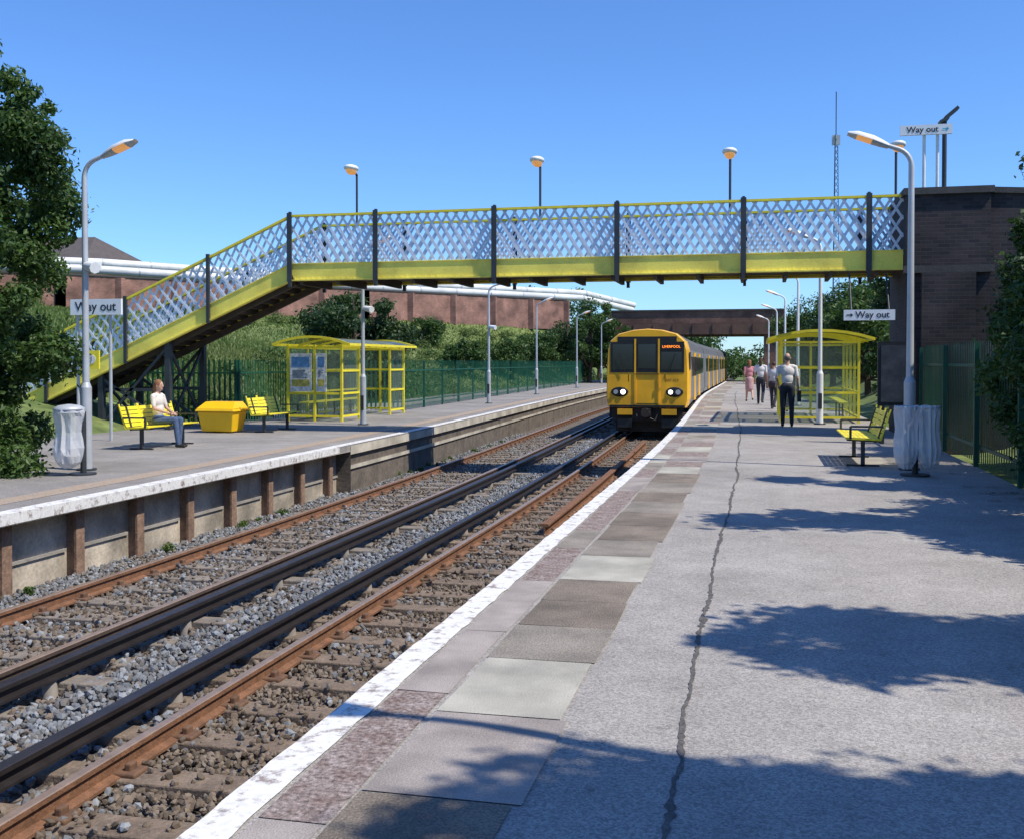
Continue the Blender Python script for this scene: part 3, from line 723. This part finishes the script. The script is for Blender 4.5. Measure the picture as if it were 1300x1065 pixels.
bagbin(-10.0,14.2,ZL,(-.12,)); bagbin(2.14,15.9,0,(-.13,.13),.155,False)
GY=mat('grit_bin_yellow',(0.88,0.52,0.01),.4,.06)
b=MB(); cx,cy=-12.75,23.6
def frus(x0,x1,y0,y1,z0,a,c,d,e,z1,mt):
    b.add([(x0,y0,z0),(x1,y0,z0),(x1,y1,z0),(x0,y1,z0),(a,d,z1),(c,d,z1),(c,e,z1),(a,e,z1)],[(3,2,1,0),(4,5,6,7),(0,1,5,4),(1,2,6,5),(2,3,7,6),(3,0,4,7)],mt)
frus(cx-.40,cx+.40,cy-.28,cy+.28,ZL+.03,cx-.47,cx+.47,cy-.36,cy+.36,ZL+.5,GY)
frus(cx-.52,cx+.52,cy-.41,cy+.41,ZL+.51,cx-.50,cx+.50,cy-.39,cy+.39,ZL+.57,GY)
frus(cx-.50,cx+.50,cy-.39,cy+.39,ZL+.572,cx-.40,cx+.40,cy-.1,cy+.3,ZL+.74,GY)
b.finish('grit_bin',bevel=.02)

# ------------------------------------------------------------- train
TY=mat('train_yellow',(0.90,0.47,0.015),.4,.06,2,stain=.15,sscale=1); TG=mat('train_grey',(0.22,0.22,0.225),.45,.12,2,stain=.2,sscale=.8); TR=mat('train_roof',(0.10,0.10,0.10),.85,.25,2)
TW=mat('train_window',(0.02,0.025,0.03),.08,.1); TB=mat('train_black',(0.015,0.015,0.016),.4,.1); HL=mat('headlamp_lit',(0.9,0.9,0.85),.2,.02,emit=(1,.95,.8),estr=3)
UF=mat('underframe',(0.04,0.033,0.028),.85,.3,5,.3)
hw=1.40
prof=[(-1.33,.98),(-hw,1.25),(-hw,2.2),(-1.36,2.95),(-1.27,3.25),(-1.0,3.48),(-.5,3.61),(0,3.65),(.5,3.61),(1.0,3.48),(1.27,3.25),(1.36,2.95),(hw,2.2),(hw,1.25),(1.33,.98)]
b=MB(); tc0=-3.33
def car(y0,y1,first):
    def path(ya,yb): return [(tc0+off(t),t,RT) for t in np.linspace(ya,yb,5)]
    ms=[ (TR if k in (3,4,5,6,7,8,9,10) else TG) for k in range(len(prof))]
    msy=[ (TR if k in (4,5,6,7,8,9) else TY) for k in range(len(prof))]
    if first: b.extrude(prof,path(y0+.25,y0+2.4),TY,mats=msy,cap=False); b.extrude(prof,path(y0+2.4,y1),TG,mats=ms)
    else: b.extrude(prof,path(y0,y1),TG,mats=ms)
    y=y0+(3.2 if first else 1.2); k=0
    while y<y1-1.6:
        o=tc0+off(y+.7)
        for s_ in(-1,1):
            if k%4==2:
                b.box((o+s_*(hw+.004),y+.6,RT+1.95),(.03,1.3,1.85),TY)
                for q in(.3,.9): b.box((o+s_*(hw+.0),y+q,RT+2.35),(.06,.42,.75),TW)
            else: b.box((o+s_*(hw-.02),y+.65,RT+2.35),(.06,1.15,.72),TW)
        y+=1.5;k+=1
    b.box((tc0+off((y0+y1)/2),(y0+y1)/2,RT+.78),(2.2,y1-y0-1.5,.4),UF)
    for yb in(y0+3,y1-3):
        for s_ in(-1,1):
            o=tc0+off(yb)
            b.box((o+s_*.95,yb,RT+.5),(.12,2.9,.22),UF)
            for yw in(yb-1.1,yb+1.1):
                b.cyl((o+s_*.70,yw,RT+.42),(o+s_*.82,yw,RT+.42),.42,UF,20); b.box((o+s_*1.0,yw,RT+.45),(.14,.3,.3),UF)
fy=36.2
car(fy,55.9,True); car(56.5,76,False); car(76.6,96,False)
for yj in(56.2,76.3): b.box((tc0+off(yj),yj,RT+2.1),(1.2,.7,2.2),BLK)
o=tc0+off(fy)
n=len(prof); vs=[]
for (dx,dz) in prof: vs.append((o+dx,fy+.25,RT+dz))
for (dx,dz) in prof: vs.append((o+dx*.965,fy,RT+(dz if dz<2 else dz-.03)))
fs=[(k,(k+1)%n,n+(k+1)%n,n+k) for k in range(n)]
b.add(vs,fs,TY); b.add(vs[n:],[tuple(range(n))],TY)
def fp(x0,x1,z0,z1,t,mt): b.bx(o+x0,o+x1,fy-t,fy+.03,RT+z0,RT+z1,mt)
fp(-1.25,1.25,2.16,3.20,.012,TB)
fp(-1.0,1.0,3.201,3.38,.008,TB)
fp(-1.17,-.48,2.26,3.12,.02,TW); fp(.48,1.17,2.26,2.86,.02,TW); fp(-.30,.30,2.3,3.12,.026,TW)
fp(-.43,-.37,1.1,3.3,.03,TY); fp(.37,.43,1.1,3.3,.03,TY)
fp(-.345,-.315,2.2,3.2,.034,BLK); fp(.315,.345,2.2,3.2,.034,BLK)
fp(.47,1.18,2.92,3.14,.025,BLK); b.text('LIVERPOOL',facing(o+.82,fy-.03,RT+3.03),.12,mat('dest_amber',(1,.3,.05),.4,.02,emit=(1,.25,.02),estr=2.0))
fp(-.355,.355,1.10,1.12,.006,TB); fp(-.42,.42,2.10,2.12,.033,TB)
b.text('507 023',facing(o+.85,fy-.006,RT+1.9),.13,TB)
for s_ in(-1,1):
    b.ell((o+s_*.93,fy-.005,RT+1.50),(.30,.03,.17),TB,nu=20)
    for q,r in((-.13,.075),(.12,.085)):
        hl=(s_<0 and q>0) or (s_>0 and q<0)
        b.cyl((o+s_*.93+q,fy-.02,RT+1.50),(o+s_*.93+q,fy-.055,RT+1.50),r,HL if hl else GALV,16)
    b.tube([(o+s_*.75,fy-.05,RT+2.2),(o+s_*.95,fy-.06,RT+2.8)],[.012,.01],BLK,5)
    b.tube([(o+s_*.62,fy-.04,RT+1.85),(o+s_*.62,fy-.1,RT+1.9),(o+s_*.62,fy-.1,RT+2.1)],[.015]*3,BLK,5)
    b.box((o+s_*1.385,fy+.85,RT+2.55),(.03,.55,.6),TW)
    b.tube([(o+s_*.35,fy-.05,RT+.75),(o+s_*.3,fy-.12,RT+.55),(o+s_*.12,fy-.14,RT+.62)],[.03,.03,.03],BLK,6)
fp(-1.27,1.27,.985,1.06,.02,TB)
b.bx(o-1.2,o+1.2,fy+.1,fy+.5,RT+.5,RT+.975,UF)
b.box((o-.75,fy+.02,RT+.83),(.5,.16,.2),TY); b.box((o+.75,fy+.02,RT+.83),(.5,.16,.2),TY)
b.box((o,fy-.2,RT+.82),(.28,.6,.26),TB); b.cyl((o,fy-.35,RT+.82),(o,fy-.52,RT+.82),.15,UF,12)
b.bx(o-1.0,o-.5,fy+0,fy+.2,RT+.3,RT+.6,TB); b.bx(o+.5,o+1.0,fy+0,fy+.2,RT+.3,RT+.6,TB); b.bx(o-1.1,o+1.1,fy+.3,fy+.4,RT+.15,RT+.5,UF)
b.finish('passenger_train')

# ------------------------------------------------------------- foliage
LG=leafmat('leaf_green',[(.024,.054,.010),(.044,.095,.017),(.078,.148,.028),(.13,.20,.048)])
LD=leafmat('leaf_dark',[(.018,.040,.011),(.030,.066,.016),(.05,.098,.024),(.085,.145,.038)])
LY=leafmat('leaf_light',[(.045,.082,.015),(.08,.135,.026),(.12,.185,.04),(.18,.24,.065)])
GRS=leafmat('grass_blade',[(.07,.125,.022),(.12,.18,.035),(.18,.23,.055),(.27,.28,.11)],.3)
def leafarr(cl,n,size):
    cl=np.array(cl); w=cl[:,3]**2; w/=w.sum(); idx=RNG.choice(len(cl),n,p=w)
    d=RNG.normal(size=(n,3)); d/=np.linalg.norm(d,axis=1)[:,None]
    r=RNG.random(n)**.45*(1+.25*np.abs(RNG.normal(size=n))*(RNG.random(n)<.3))
    C=cl[idx,:3]+d*(cl[idx,3]*r)[:,None]*np.array([1,1,.8])
    nrm=d*.6+RNG.normal(size=(n,3))*.7+np.array([0,0,.4]); nrm/=np.linalg.norm(nrm,axis=1)[:,None]
    a=np.cross(nrm,RNG.normal(size=(n,3))); a/=np.linalg.norm(a,axis=1)[:,None]; b_=np.cross(nrm,a)
    s=size*RNG.uniform(.6,1.3,n)[:,None]
    V=np.stack([C-a*s*.75,C-b_*s*.36+nrm*s*.08,C+a*s*.75,C+b_*s*.36+nrm*s*.08],1)
    clr=RNG.random(len(cl))*.5
    return V,np.clip(clr[idx]+RNG.random(n)*.5,0,1)
def foliage(name,cl,n,size,mt,trunk=None):
    V,r=leafarr(cl,n,size); V=V.reshape(-1,3); F=np.arange(len(V)).reshape(-1,4); mi=np.zeros(len(F),int)
    mats=[mt]
    if trunk:
        b=MB()
        for pts,ra in trunk: b.tube(pts,ra,BARK,7,cap=False)
        tv=np.array([tuple(v) for v in b.v]); tf=np.array([f for f in b.f])
        F=np.vstack([F,tf+len(V)]); V=np.vstack([V,tv]); mi=np.concatenate([mi,np.ones(len(tf),int)]); r=np.concatenate([r,np.zeros(len(tf))]); mats=[mt,BARK]
    return npmesh(name,V,F,mats,rnd=r,mi=mi)
def tree(name,x,y,z0,h,rad,nc,nl,size,mt,cb=.25,cr=.32,rmin=0.3,ry=None):
    cz=z0+h*(cb+(1-cb)/2); rz=h*(1-cb)/2; cl=[]; ry=ry or rad
    g=np.random.default_rng(int(abs(x*31+y*17)*10))
    for i in range(nc):
        d=g.normal(size=3); d/=np.linalg.norm(d); rr=random.uniform(rmin,1)**.6
        c=np.array([x,y,cz])+d*np.array([rad,ry,rz])*rr*.85
        cl.append((*c,rad*cr*random.uniform(.5,1.25)))
    tr=[]
    lean=random.uniform(-.3,.3)
    tr.append(([(x,y,z0-.3),(x+lean*.3,y,z0+h*.3),(x+lean*.6,y+.1,z0+h*.6),(x+lean,y,z0+h*.85)],[h*.03,h*.024,h*.015,h*.005]))
    for c in cl[:max(6,nc//2)]:
        zs=min(max(c[2]-rz*.6,z0+h*.2),z0+h*.6); s=Vector((x+lean*.4,y,zs)); e=Vector(c[:3]); m_=(s+e)/2+Vector((0,0,-.1*rad))
        tr.append(([s,m_,e],[h*.012,h*.008,h*.003]))
    return foliage(name,cl,nl,size,mt,trunk=tr)
cl=[]
rr=random.Random(3)
for i in range(95):
    z=rr.uniform(.0,5.9); R_=1.6 if z<3.2 else 1.8*(1-((z-4.2)/2.6)**2*.6)
    a=rr.uniform(0,6.28); q=rr.uniform(.3,1)**.5; cl.append((-12.35+R_*q*math.cos(a),14.3+R_*q*math.sin(a),ZL+.1+z,rr.uniform(.22,.5)))
for k in range(18): cl.append((-12.0+rr.uniform(-1.2,1.3),14.2+rr.uniform(-1,1),4.8+rr.uniform(0,1.4),rr.uniform(.13,.28)))
for k in range(16): cl.append((-11.7+rr.uniform(-1.6,.35),13.6+rr.uniform(-1,.8),ZL+rr.uniform(0,.9),rr.uniform(.2,.4)))
for k in range(16): cl.append((-11.3+rr.uniform(-.5,.35),14.0+rr.uniform(-.8,.8),ZL+rr.uniform(.6,3.6),rr.uniform(.15,.3)))
foliage('ivy_clad_tree',cl,95000,.07,LG,trunk=[([(-12.4,14.4,-.4),(-12.3,14.3,2.5),(-12.4,14.3,5)],[.22,.16,.05]),([(-12.3,14.3,2.5),(-11.6,14.1,4.2),(-11.3,14,5.2)],[.1,.06,.02])])
tree('sycamore_tree',4.35,15.9,-.2,5.0,1.5,46,46000,.08,LG,cb=.02,cr=.28)
tree('sycamore_tree',5.5,19.2,-.2,5.3,1.75,40,34000,.085,LD,cb=.02,cr=.28)
tree('sycamore_tree',5.2,13.6,-.2,5.6,1.5,40,30000,.085,LG,cb=.05,cr=.28)
cl=[(3.5+random.uniform(-.3,.35),random.uniform(9,16),random.uniform(0,2.1),random.uniform(.2,.4)) for i in range(80)]
foliage('ivy_hedge',cl,52000,.06,LG)
# shade trees beside the platform
tree('ash_tree',5.6,10.3,0,7.9,2.3,50,17000,.11,LG,cb=.32,cr=.18,rmin=.05,ry=1.7)
tree('ash_tree',5.3,5.45,0,7.8,2.4,46,15000,.11,LG,cb=.30,cr=.17,rmin=.05,ry=.85)
tree('ash_tree',5.0,2.45,0,7.9,2.5,64,21000,.11,LG,cb=.26,cr=.18,rmin=.05,ry=1.35)
tree('ash_tree',6.4,13.6,0,8.2,2.0,22,7000,.11,LG,cb=.5,cr=.18,rmin=.05,ry=.9)
tree('ash_tree',6.2,-2.2,0,7,2.6,20,7000,.14,LG,cb=.3)
def z_at(x,y): return hgt(x-off(y),y)
for (x,y,h,r,nl,mt) in [(-18.9,48,5.0,3.0,18000,LD),(-16.4,43,2.6,1.4,6000,LG),(-19,68,2.6,1.8,5000,LG),(-17.5,75,3.4,2.0,6000,LG),(-17,82,4.4,2.3,7000,LG),(-16,88,6.2,2.8,7000,LD),(-13.6,86,7.6,2.5,8000,LG),(-11.8,86.3,7.4,1.8,6500,LG),(-15.5,104,8,3.4,5000,LD),(-26,80,2.6,2.0,3500,LG)]:
    tree('embankment_tree',x,y,z_at(x,y)-.2,h,r,34,nl,.16,mt,cb=.05,cr=.26)
for (x,y,h,r,nl,mt) in [(4.9,52,5.6,2.4,9000,LG),(6.6,44,6.4,2.8,10000,LD),(5.6,62,6.5,2.8,7000,LG),(4.6,72,7.5,2.9,7000,LD),(3.3,81,7.2,2.8,8000,LG),(8.5,36,6.5,2.8,8000,LD),(7,30,4.6,1.9,7000,LG),(5.2,40,3.6,1.6,6000,LG),(5.0,100,9,3.6,5000,LG)]:
    tree('lineside_tree',x,y,z_at(x,y)-.4,h,r,34,nl,.16,mt,cb=.05,cr=.26)
cl=[(random.uniform(-60,60),random.uniform(135,190),0,0) for i in range(170)]
cl=[(x,y,z_at(x,y)+random.uniform(.5,5.5),random.uniform(1.2,2.6)) for x,y,_,_ in cl]
cl+= [(random.uniform(-24,-5),random.uniform(110,135),random.uniform(2,5.0),1.5) for i in range(16)]
foliage('distant_tree_line',cl,55000,.35,LG)
cl=[]
for i in range(85):
    y=random.uniform(38,100); x=random.uniform(-25,-15.2); cl.append((x+off(y),y,z_at(x,y)+.15,random.uniform(.35,.85)))
for i in range(45):
    t=random.random(); x=-62+42*t+random.uniform(1.0,7); y=54+48*t-random.uniform(1,5); x=max(x,wallx(y)+1.0); cl.append((x,y,z_at(x,y)+.25,random.uniform(.4,1.0)))
for i in range(16):
    y=random.uniform(27.5,36); x=random.uniform(-24,-15.4); cl.append((x,y,z_at(x,y)+.1,random.uniform(.25,.5)))
foliage('bramble_scrub',cl,60000,.12,LY)
cl=[(random.uniform(-17,-14.2),random.uniform(27.2,29.5),random.uniform(0,.5),random.uniform(.2,.35)) for i in range(24)]
foliage('hedge_bank',cl,14000,.08,LY)
def grassmesh():
    N=130000; x=RNG.uniform(-48,-15,N); y=RNG.uniform(30,104,N); x[:50000]=RNG.uniform(-28,-14.6,50000); y[:50000]=RNG.uniform(27,60,50000)
    z=np.array([z_at(a,c) for a,c in zip(x,y)]); h=RNG.uniform(.06,.22,N)*(1+.5*(np.sin(x*1.1)*np.sin(y*.9)>.3)); a=RNG.uniform(0,3.14,N); w=.05
    lx=RNG.uniform(-.12,.12,N); ly=RNG.uniform(-.12,.12,N)
    V=np.stack([np.stack([x-w*np.cos(a),y-w*np.sin(a),z-.03],1),np.stack([x+w*np.cos(a),y+w*np.sin(a),z-.03],1),np.stack([x+lx,y+ly,z+h],1)],1).reshape(-1,3)
    r=np.clip(.45+.25*np.sin(x*.35+1)*np.cos(y*.21)+RNG.uniform(-.3,.3,N),0,1)
    npmesh('embankment_grass',V,np.arange(len(V)).reshape(-1,3),[GRS],rnd=r)
grassmesh()
cl=[(-8.3+random.uniform(-.1,.15),random.uniform(9,45),-1.05,random.uniform(.04,.1)) for i in range(26)]+[(-2.1+off(y_:=random.uniform(12,34)),y_,-1.08,.07) for i in range(10)]
foliage('track_weeds',cl,3000,.04,LY)
cl=[(random.uniform(2.6,3.25),random.uniform(6,22),.012,.12) for i in range(30)]
V,r=leafarr(cl,900,.03); V[:,:,2]=.008+np.abs(V[:,:,2]-.012)*.12
npmesh('leaf_litter',V.reshape(-1,3),np.arange(3600).reshape(-1,4),[leafmat('dry_leaf',[(.08,.045,.02),(.16,.09,.04),(.22,.15,.07),(.1,.11,.03)],.1)],rnd=r)

# ------------------------------------------------------------- people
SK=mat('skin',(0.56,0.33,0.24),.55,.05); DKE=mat('eye_dark',(0.03,0.02,0.02),.3,.1)
def capsule(b,p0,r0,p1,r1,mt,n=12):
    p0=Vector(p0);p1=Vector(p1); d=(p1-p0); L=d.length; d=d.normalized() if L>1e-6 else Vector((0,0,1))
    pts=[];ra=[]
    for k in range(4): a=math.pi/2*(1-k/4); pts.append(p0-d*r0*math.sin(a)); ra.append(max(r0*math.cos(a),.0005))
    pts.append(p0);ra.append(r0);pts.append(p1);ra.append(r1)
    for k in range(1,5): a=math.pi/2*k/4; pts.append(p1+d*r1*math.sin(a)); ra.append(max(r1*math.cos(a),.0005))
    b.tube(pts,ra,mt,n)
def person(name,loc,yaw,mats,pose,skirt=False,hair='short',scale=1.0,arms=None,bag=False):
    TOP,BOT,HAIR,SHOE=mats; prims=[]
    C=lambda p0,r0,p1,r1,m_: prims.append(('c',Vector(p0),r0,Vector(p1),r1,m_))
    E=lambda c,r,m_: prims.append(('e',Vector(c),r,None,0,m_))
    if pose=='stand' or pose=='walk':
        hz=.93; st=.0 if pose=='stand' else .20
        legs=[((-.09,0,hz-.03),(-.10,st*.55+.02,.50),(-.105,st*.9-.02,.09)),((.09,0,hz-.03),(.10,-st*.2+.02,.49),(.105,-st*1.3-.02,.09+(.06 if st else 0)))]
        lean=0.02
    else:
        hz=.56; legs=[((-.09,0,hz-.03),(-.11,.42,.55),(-.10,.40,.09)),((.09,0,hz-.03),(.10,.43,.56),(.12,.50,.09))]; lean=-.03
    Z=hz-.93
    E((0,-.01,hz),(.165,.12,.12),BOT)
    E((0,lean*.5,1.13+Z),(.145,.105,.17),TOP); E((0,lean,1.30+Z),(.175,.115,.16),TOP)
    C((-.13,lean,1.415+Z),.058,(.13,lean,1.415+Z),.058,TOP)
    C((0,lean-.005,1.43+Z),.055,(0,lean+.015,1.54+Z),.05,SK)
    hc=Vector((0,lean+.03,1.625+Z))
    E(hc,(.073,.092,.112),SK); E(hc+Vector((0,.035,-.065)),(.05,.052,.05),SK); C(hc+Vector((0,.088,.01)),.009,hc+Vector((0,.105,-.022)),.014,SK)
    for s_ in(-1,1): E(hc+Vector((s_*.075,-.005,-.01)),(.012,.02,.03),SK)
    if hair=='short': E(hc+Vector((0,-.014,.022)),(.079,.092,.10),HAIR)
    elif hair=='thin': E(hc+Vector((0,-.03,-.005)),(.077,.076,.075),HAIR)
    else:
        E(hc+Vector((0,-.016,.022)),(.085,.096,.106),HAIR); C(hc+Vector((0,-.06,-.02)),.07,hc+Vector((0,-.085,-.17)),.05,HAIR)
    for (h_,k_,a_) in legs:
        if skirt:
            C(h_,.09,k_,.06,SK); C(k_,.055,a_,.035,SK)
        else:
            C(h_,.095,k_,.066,BOT); C(k_,.064,(a_[0],a_[1],a_[2]+.01),.048,BOT)
        C((a_[0],a_[1]-.03,a_[2]-.045),.038,(a_[0]*1.08,a_[1]+.15,a_[2]-.055),.032,SHOE)
    if skirt: C((0,0,hz-.02),.15,(0,.0,.56),.17,BOT)
    arms=arms or [((-.21,-.02,1.14),(-.23,.06,.90)),((.21,-.02,1.14),(.23,.06,.90))]
    hands=[]
    for s_,(e_,w_) in zip((-1,1),arms):
        sh=Vector((s_*.185,lean,1.40+Z)); e_=Vector(e_)+Vector((0,0,Z)); w_=Vector(w_)+Vector((0,0,Z))
        C(sh,.052,sh.lerp(e_,.75),.045,TOP); C(sh.lerp(e_,.5),.04,e_,.038,SK); C(e_,.036,w_,.025,SK)
        d=(w_-e_).normalized(); C(w_,.026,w_+d*.07,.034,SK); hands.append((s_,w_+d*.07,d))
    b=MB()
    for p in prims:
        if p[0]=='c': capsule(b,p[1],p[2],p[3],p[4],SK,14)
        else: b.ell(p[1],p[2],SK,nu=16,nv=12)
    tmp=b.finish('tmp',origin=(0,0,0)); md=tmp.modifiers.new('r','REMESH'); md.mode='VOXEL'; md.voxel_size=.012
    sm=tmp.modifiers.new('s','SMOOTH'); sm.iterations=3; sm.factor=.5
    dg=bpy.context.evaluated_depsgraph_get(); me=bpy.data.meshes.new_from_object(tmp.evaluated_get(dg)); bpy.data.objects.remove(tmp)
    nv=len(me.vertices); co=np.empty(nv*3); me.vertices.foreach_get('co',co); co=co.reshape(-1,3)
    polys=[tuple(p.vertices) for p in me.polygons]
    cen=np.array([co[list(p)].mean(0) for p in polys])
    D=[]
    for p in prims:
        if p[0]=='c':
            a=np.array(p[1]);c=np.array(p[3]);ab=c-a;t=np.clip(((cen-a)@ab)/max(ab@ab,1e-9),0,1); D.append(np.linalg.norm(cen-(a+t[:,None]*ab),axis=1)-(p[2]+(p[4]-p[2])*t))
        else:
            q=(cen-np.array(p[1]))/np.array(p[2]); D.append((np.linalg.norm(q,axis=1)-1)*min(p[2]))
    D=np.array(D); best=D.argmin(0)
    o=MB()
    o.v=[tuple(v) for v in co]
    for f,k in zip(polys,best): o.f.append(list(f)); o.mi.append(o.m(prims[k][5])); o.sm.append(True)
    for (s_,h_,d) in hands:
        side=Vector((0,1,0)); side=(side-d*side.dot(d)).normalized()
        for i,(q,L) in enumerate(((-.027,.058),(-.009,.07),(.009,.075),(.027,.066))):
            a=h_+side*q+d*.015; m1=a+d*L*.55; m2=m1+(d*.7-Vector((s_,0,0))*.7).normalized()*L*.5
            capsule(o,a,.0095,m1,.0085,SK,8); capsule(o,m1,.0085,m2,.007,SK,8)
        a=h_-d*.04+side*.025; capsule(o,a,.012,a+(d*.5+side*.8).normalized()*.05,.009,SK,8)
    for s_ in(-1,1): o.ell(hc+Vector((s_*.028,.083,.012)),(.012,.006,.007),DKE,nu=8,nv=5)
    o.ell(hc+Vector((0,.086,-.052)),(.022,.006,.006),mat('lips',(.35,.12,.1),.5,.05),nu=8,nv=5)
    if bag:
        bc=Vector((.27,.02,.72)); o.box(bc,(.09,.30,.26),BLK); o.tube([bc+Vector((0,-.1,.13)),bc+Vector((-.02,0,.3)),bc+Vector((0,.1,.13))],[.01]*3,BLK,6)
    M4=Matrix.Translation(loc)@Matrix.Rotation(yaw,4,'Z')@Matrix.Scale(scale,4)
    o.v=[tuple(M4@Vector(v)) for v in o.v]
    o.finish(name)
wsh=mat('shirt_white',(0.72,0.70,0.68),.85,.08,8,.3,18); navy=mat('trousers_navy',(0.025,0.028,0.04),.85,.2,8,.3,18); blk2=mat('shoe_black',(0.02,0.018,0.016),.5,.2)
pink=mat('top_pink',(0.60,0.25,0.27),.85,.15,8,.3,18); cream=mat('top_cream',(0.72,0.66,0.58),.85,.1,8,.3,18); jean=mat('jeans_blue',(0.07,0.11,0.20),.9,.25,10,.3,20)
hbr=mat('hair_brown',(0.07,0.035,0.018),.7,.3,30); hbl=mat('hair_auburn',(0.26,0.11,0.045),.7,.3,30); hgr=mat('hair_grey',(0.16,0.13,0.11),.7,.3,30)
person('standing_man',(.66,27.3,0),0.0,(wsh,navy,hgr,blk2),'stand',hair='thin',scale=1.05,arms=[((-.25,-.02,1.15),(-.2,.12,.95)),((.23,-.02,1.14),(.25,.08,.90))],bag=True)
person('walking_woman',(-.42+.0,44.5,0),0.1,(pink,mat('skirt_pink',(0.5,.3,.3),.8,.2,8),hbl,blk2),'walk',skirt=True,hair='long',scale=.97)
person('walking_woman',(.02,41.5,0),-.15,(wsh,navy,hbr,blk2),'walk',hair='long',scale=1.02,bag=True)
person('walking_person',(.45,37.5,0),-.3,(mat('top_grey',(.5,.52,.55),.85,.1),navy,hbr,blk2),'walk',hair='short',scale=.93)
person('walking_man',(.75,35.5,0),.2,(navy,navy,hbr,blk2),'stand',hair='short',scale=1.0)
person('seated_woman',(-11.80,19.25,ZL),-math.pi/2,(cream,jean,hbl,blk2),'sit',hair='long',scale=.98,arms=[((-.23,.03,1.16),(-.10,.26,1.06)),((.23,.03,1.16),(.10,.28,1.06))])

# ------------------------------------------------------------- world, sun, camera
w=bpy.data.worlds.new('World'); scene.world=w; w.use_nodes=True; nt=w.node_tree
bg=nt.nodes['Background']; sky=nt.nodes.new('ShaderNodeTexSky'); sky.sky_type='NISHITA'; sky.sun_disc=False
sky.sun_elevation=math.radians(SUN_EL); sky.sun_rotation=math.atan2(SUN_AZ[0],SUN_AZ[1]); sky.altitude=0; sky.air_density=1.0; sky.dust_density=0.1; sky.ozone_density=3.0
tint=nt.nodes.new('ShaderNodeVectorMath'); tint.operation='MULTIPLY'; tint.inputs[1].default_value=(0.72,1.07,1.58)
nt.links.new(sky.outputs[0],tint.inputs[0]); nt.links.new(tint.outputs[0],bg.inputs['Color']); bg.inputs['Strength'].default_value=.122
sd=bpy.data.lights.new('sun','SUN'); sd.energy=5.0; sd.angle=math.radians(.5); sd.color=(1,.94,.82)
so=bpy.data.objects.new('sun',sd); scene.collection.objects.link(so)
el=math.radians(SUN_EL); dv=Vector((-SUN_AZ[0]*math.cos(el),-SUN_AZ[1]*math.cos(el),-math.sin(el))); so.rotation_euler=dv.to_track_quat('-Z','Y').to_euler(); so.location=(30,-5,40)
cd=bpy.data.cameras.new('camera'); co=bpy.data.objects.new('camera',cd); scene.collection.objects.link(co)
cd.sensor_fit='HORIZONTAL'; cd.sensor_width=36; cd.lens=36*1350/1300; cd.shift_y=-45/1300; cd.clip_end=6000; cd.clip_start=.05
co.location=(0,0,1.6); yaw=math.atan(315/1350); pitch=math.atan(27.5/1350)
co.rotation_euler=(math.radians(90)-pitch,0,yaw)
scene.camera=co
scene.view_settings.view_transform='Standard'; scene.view_settings.look='None'; scene.view_settings.exposure=0
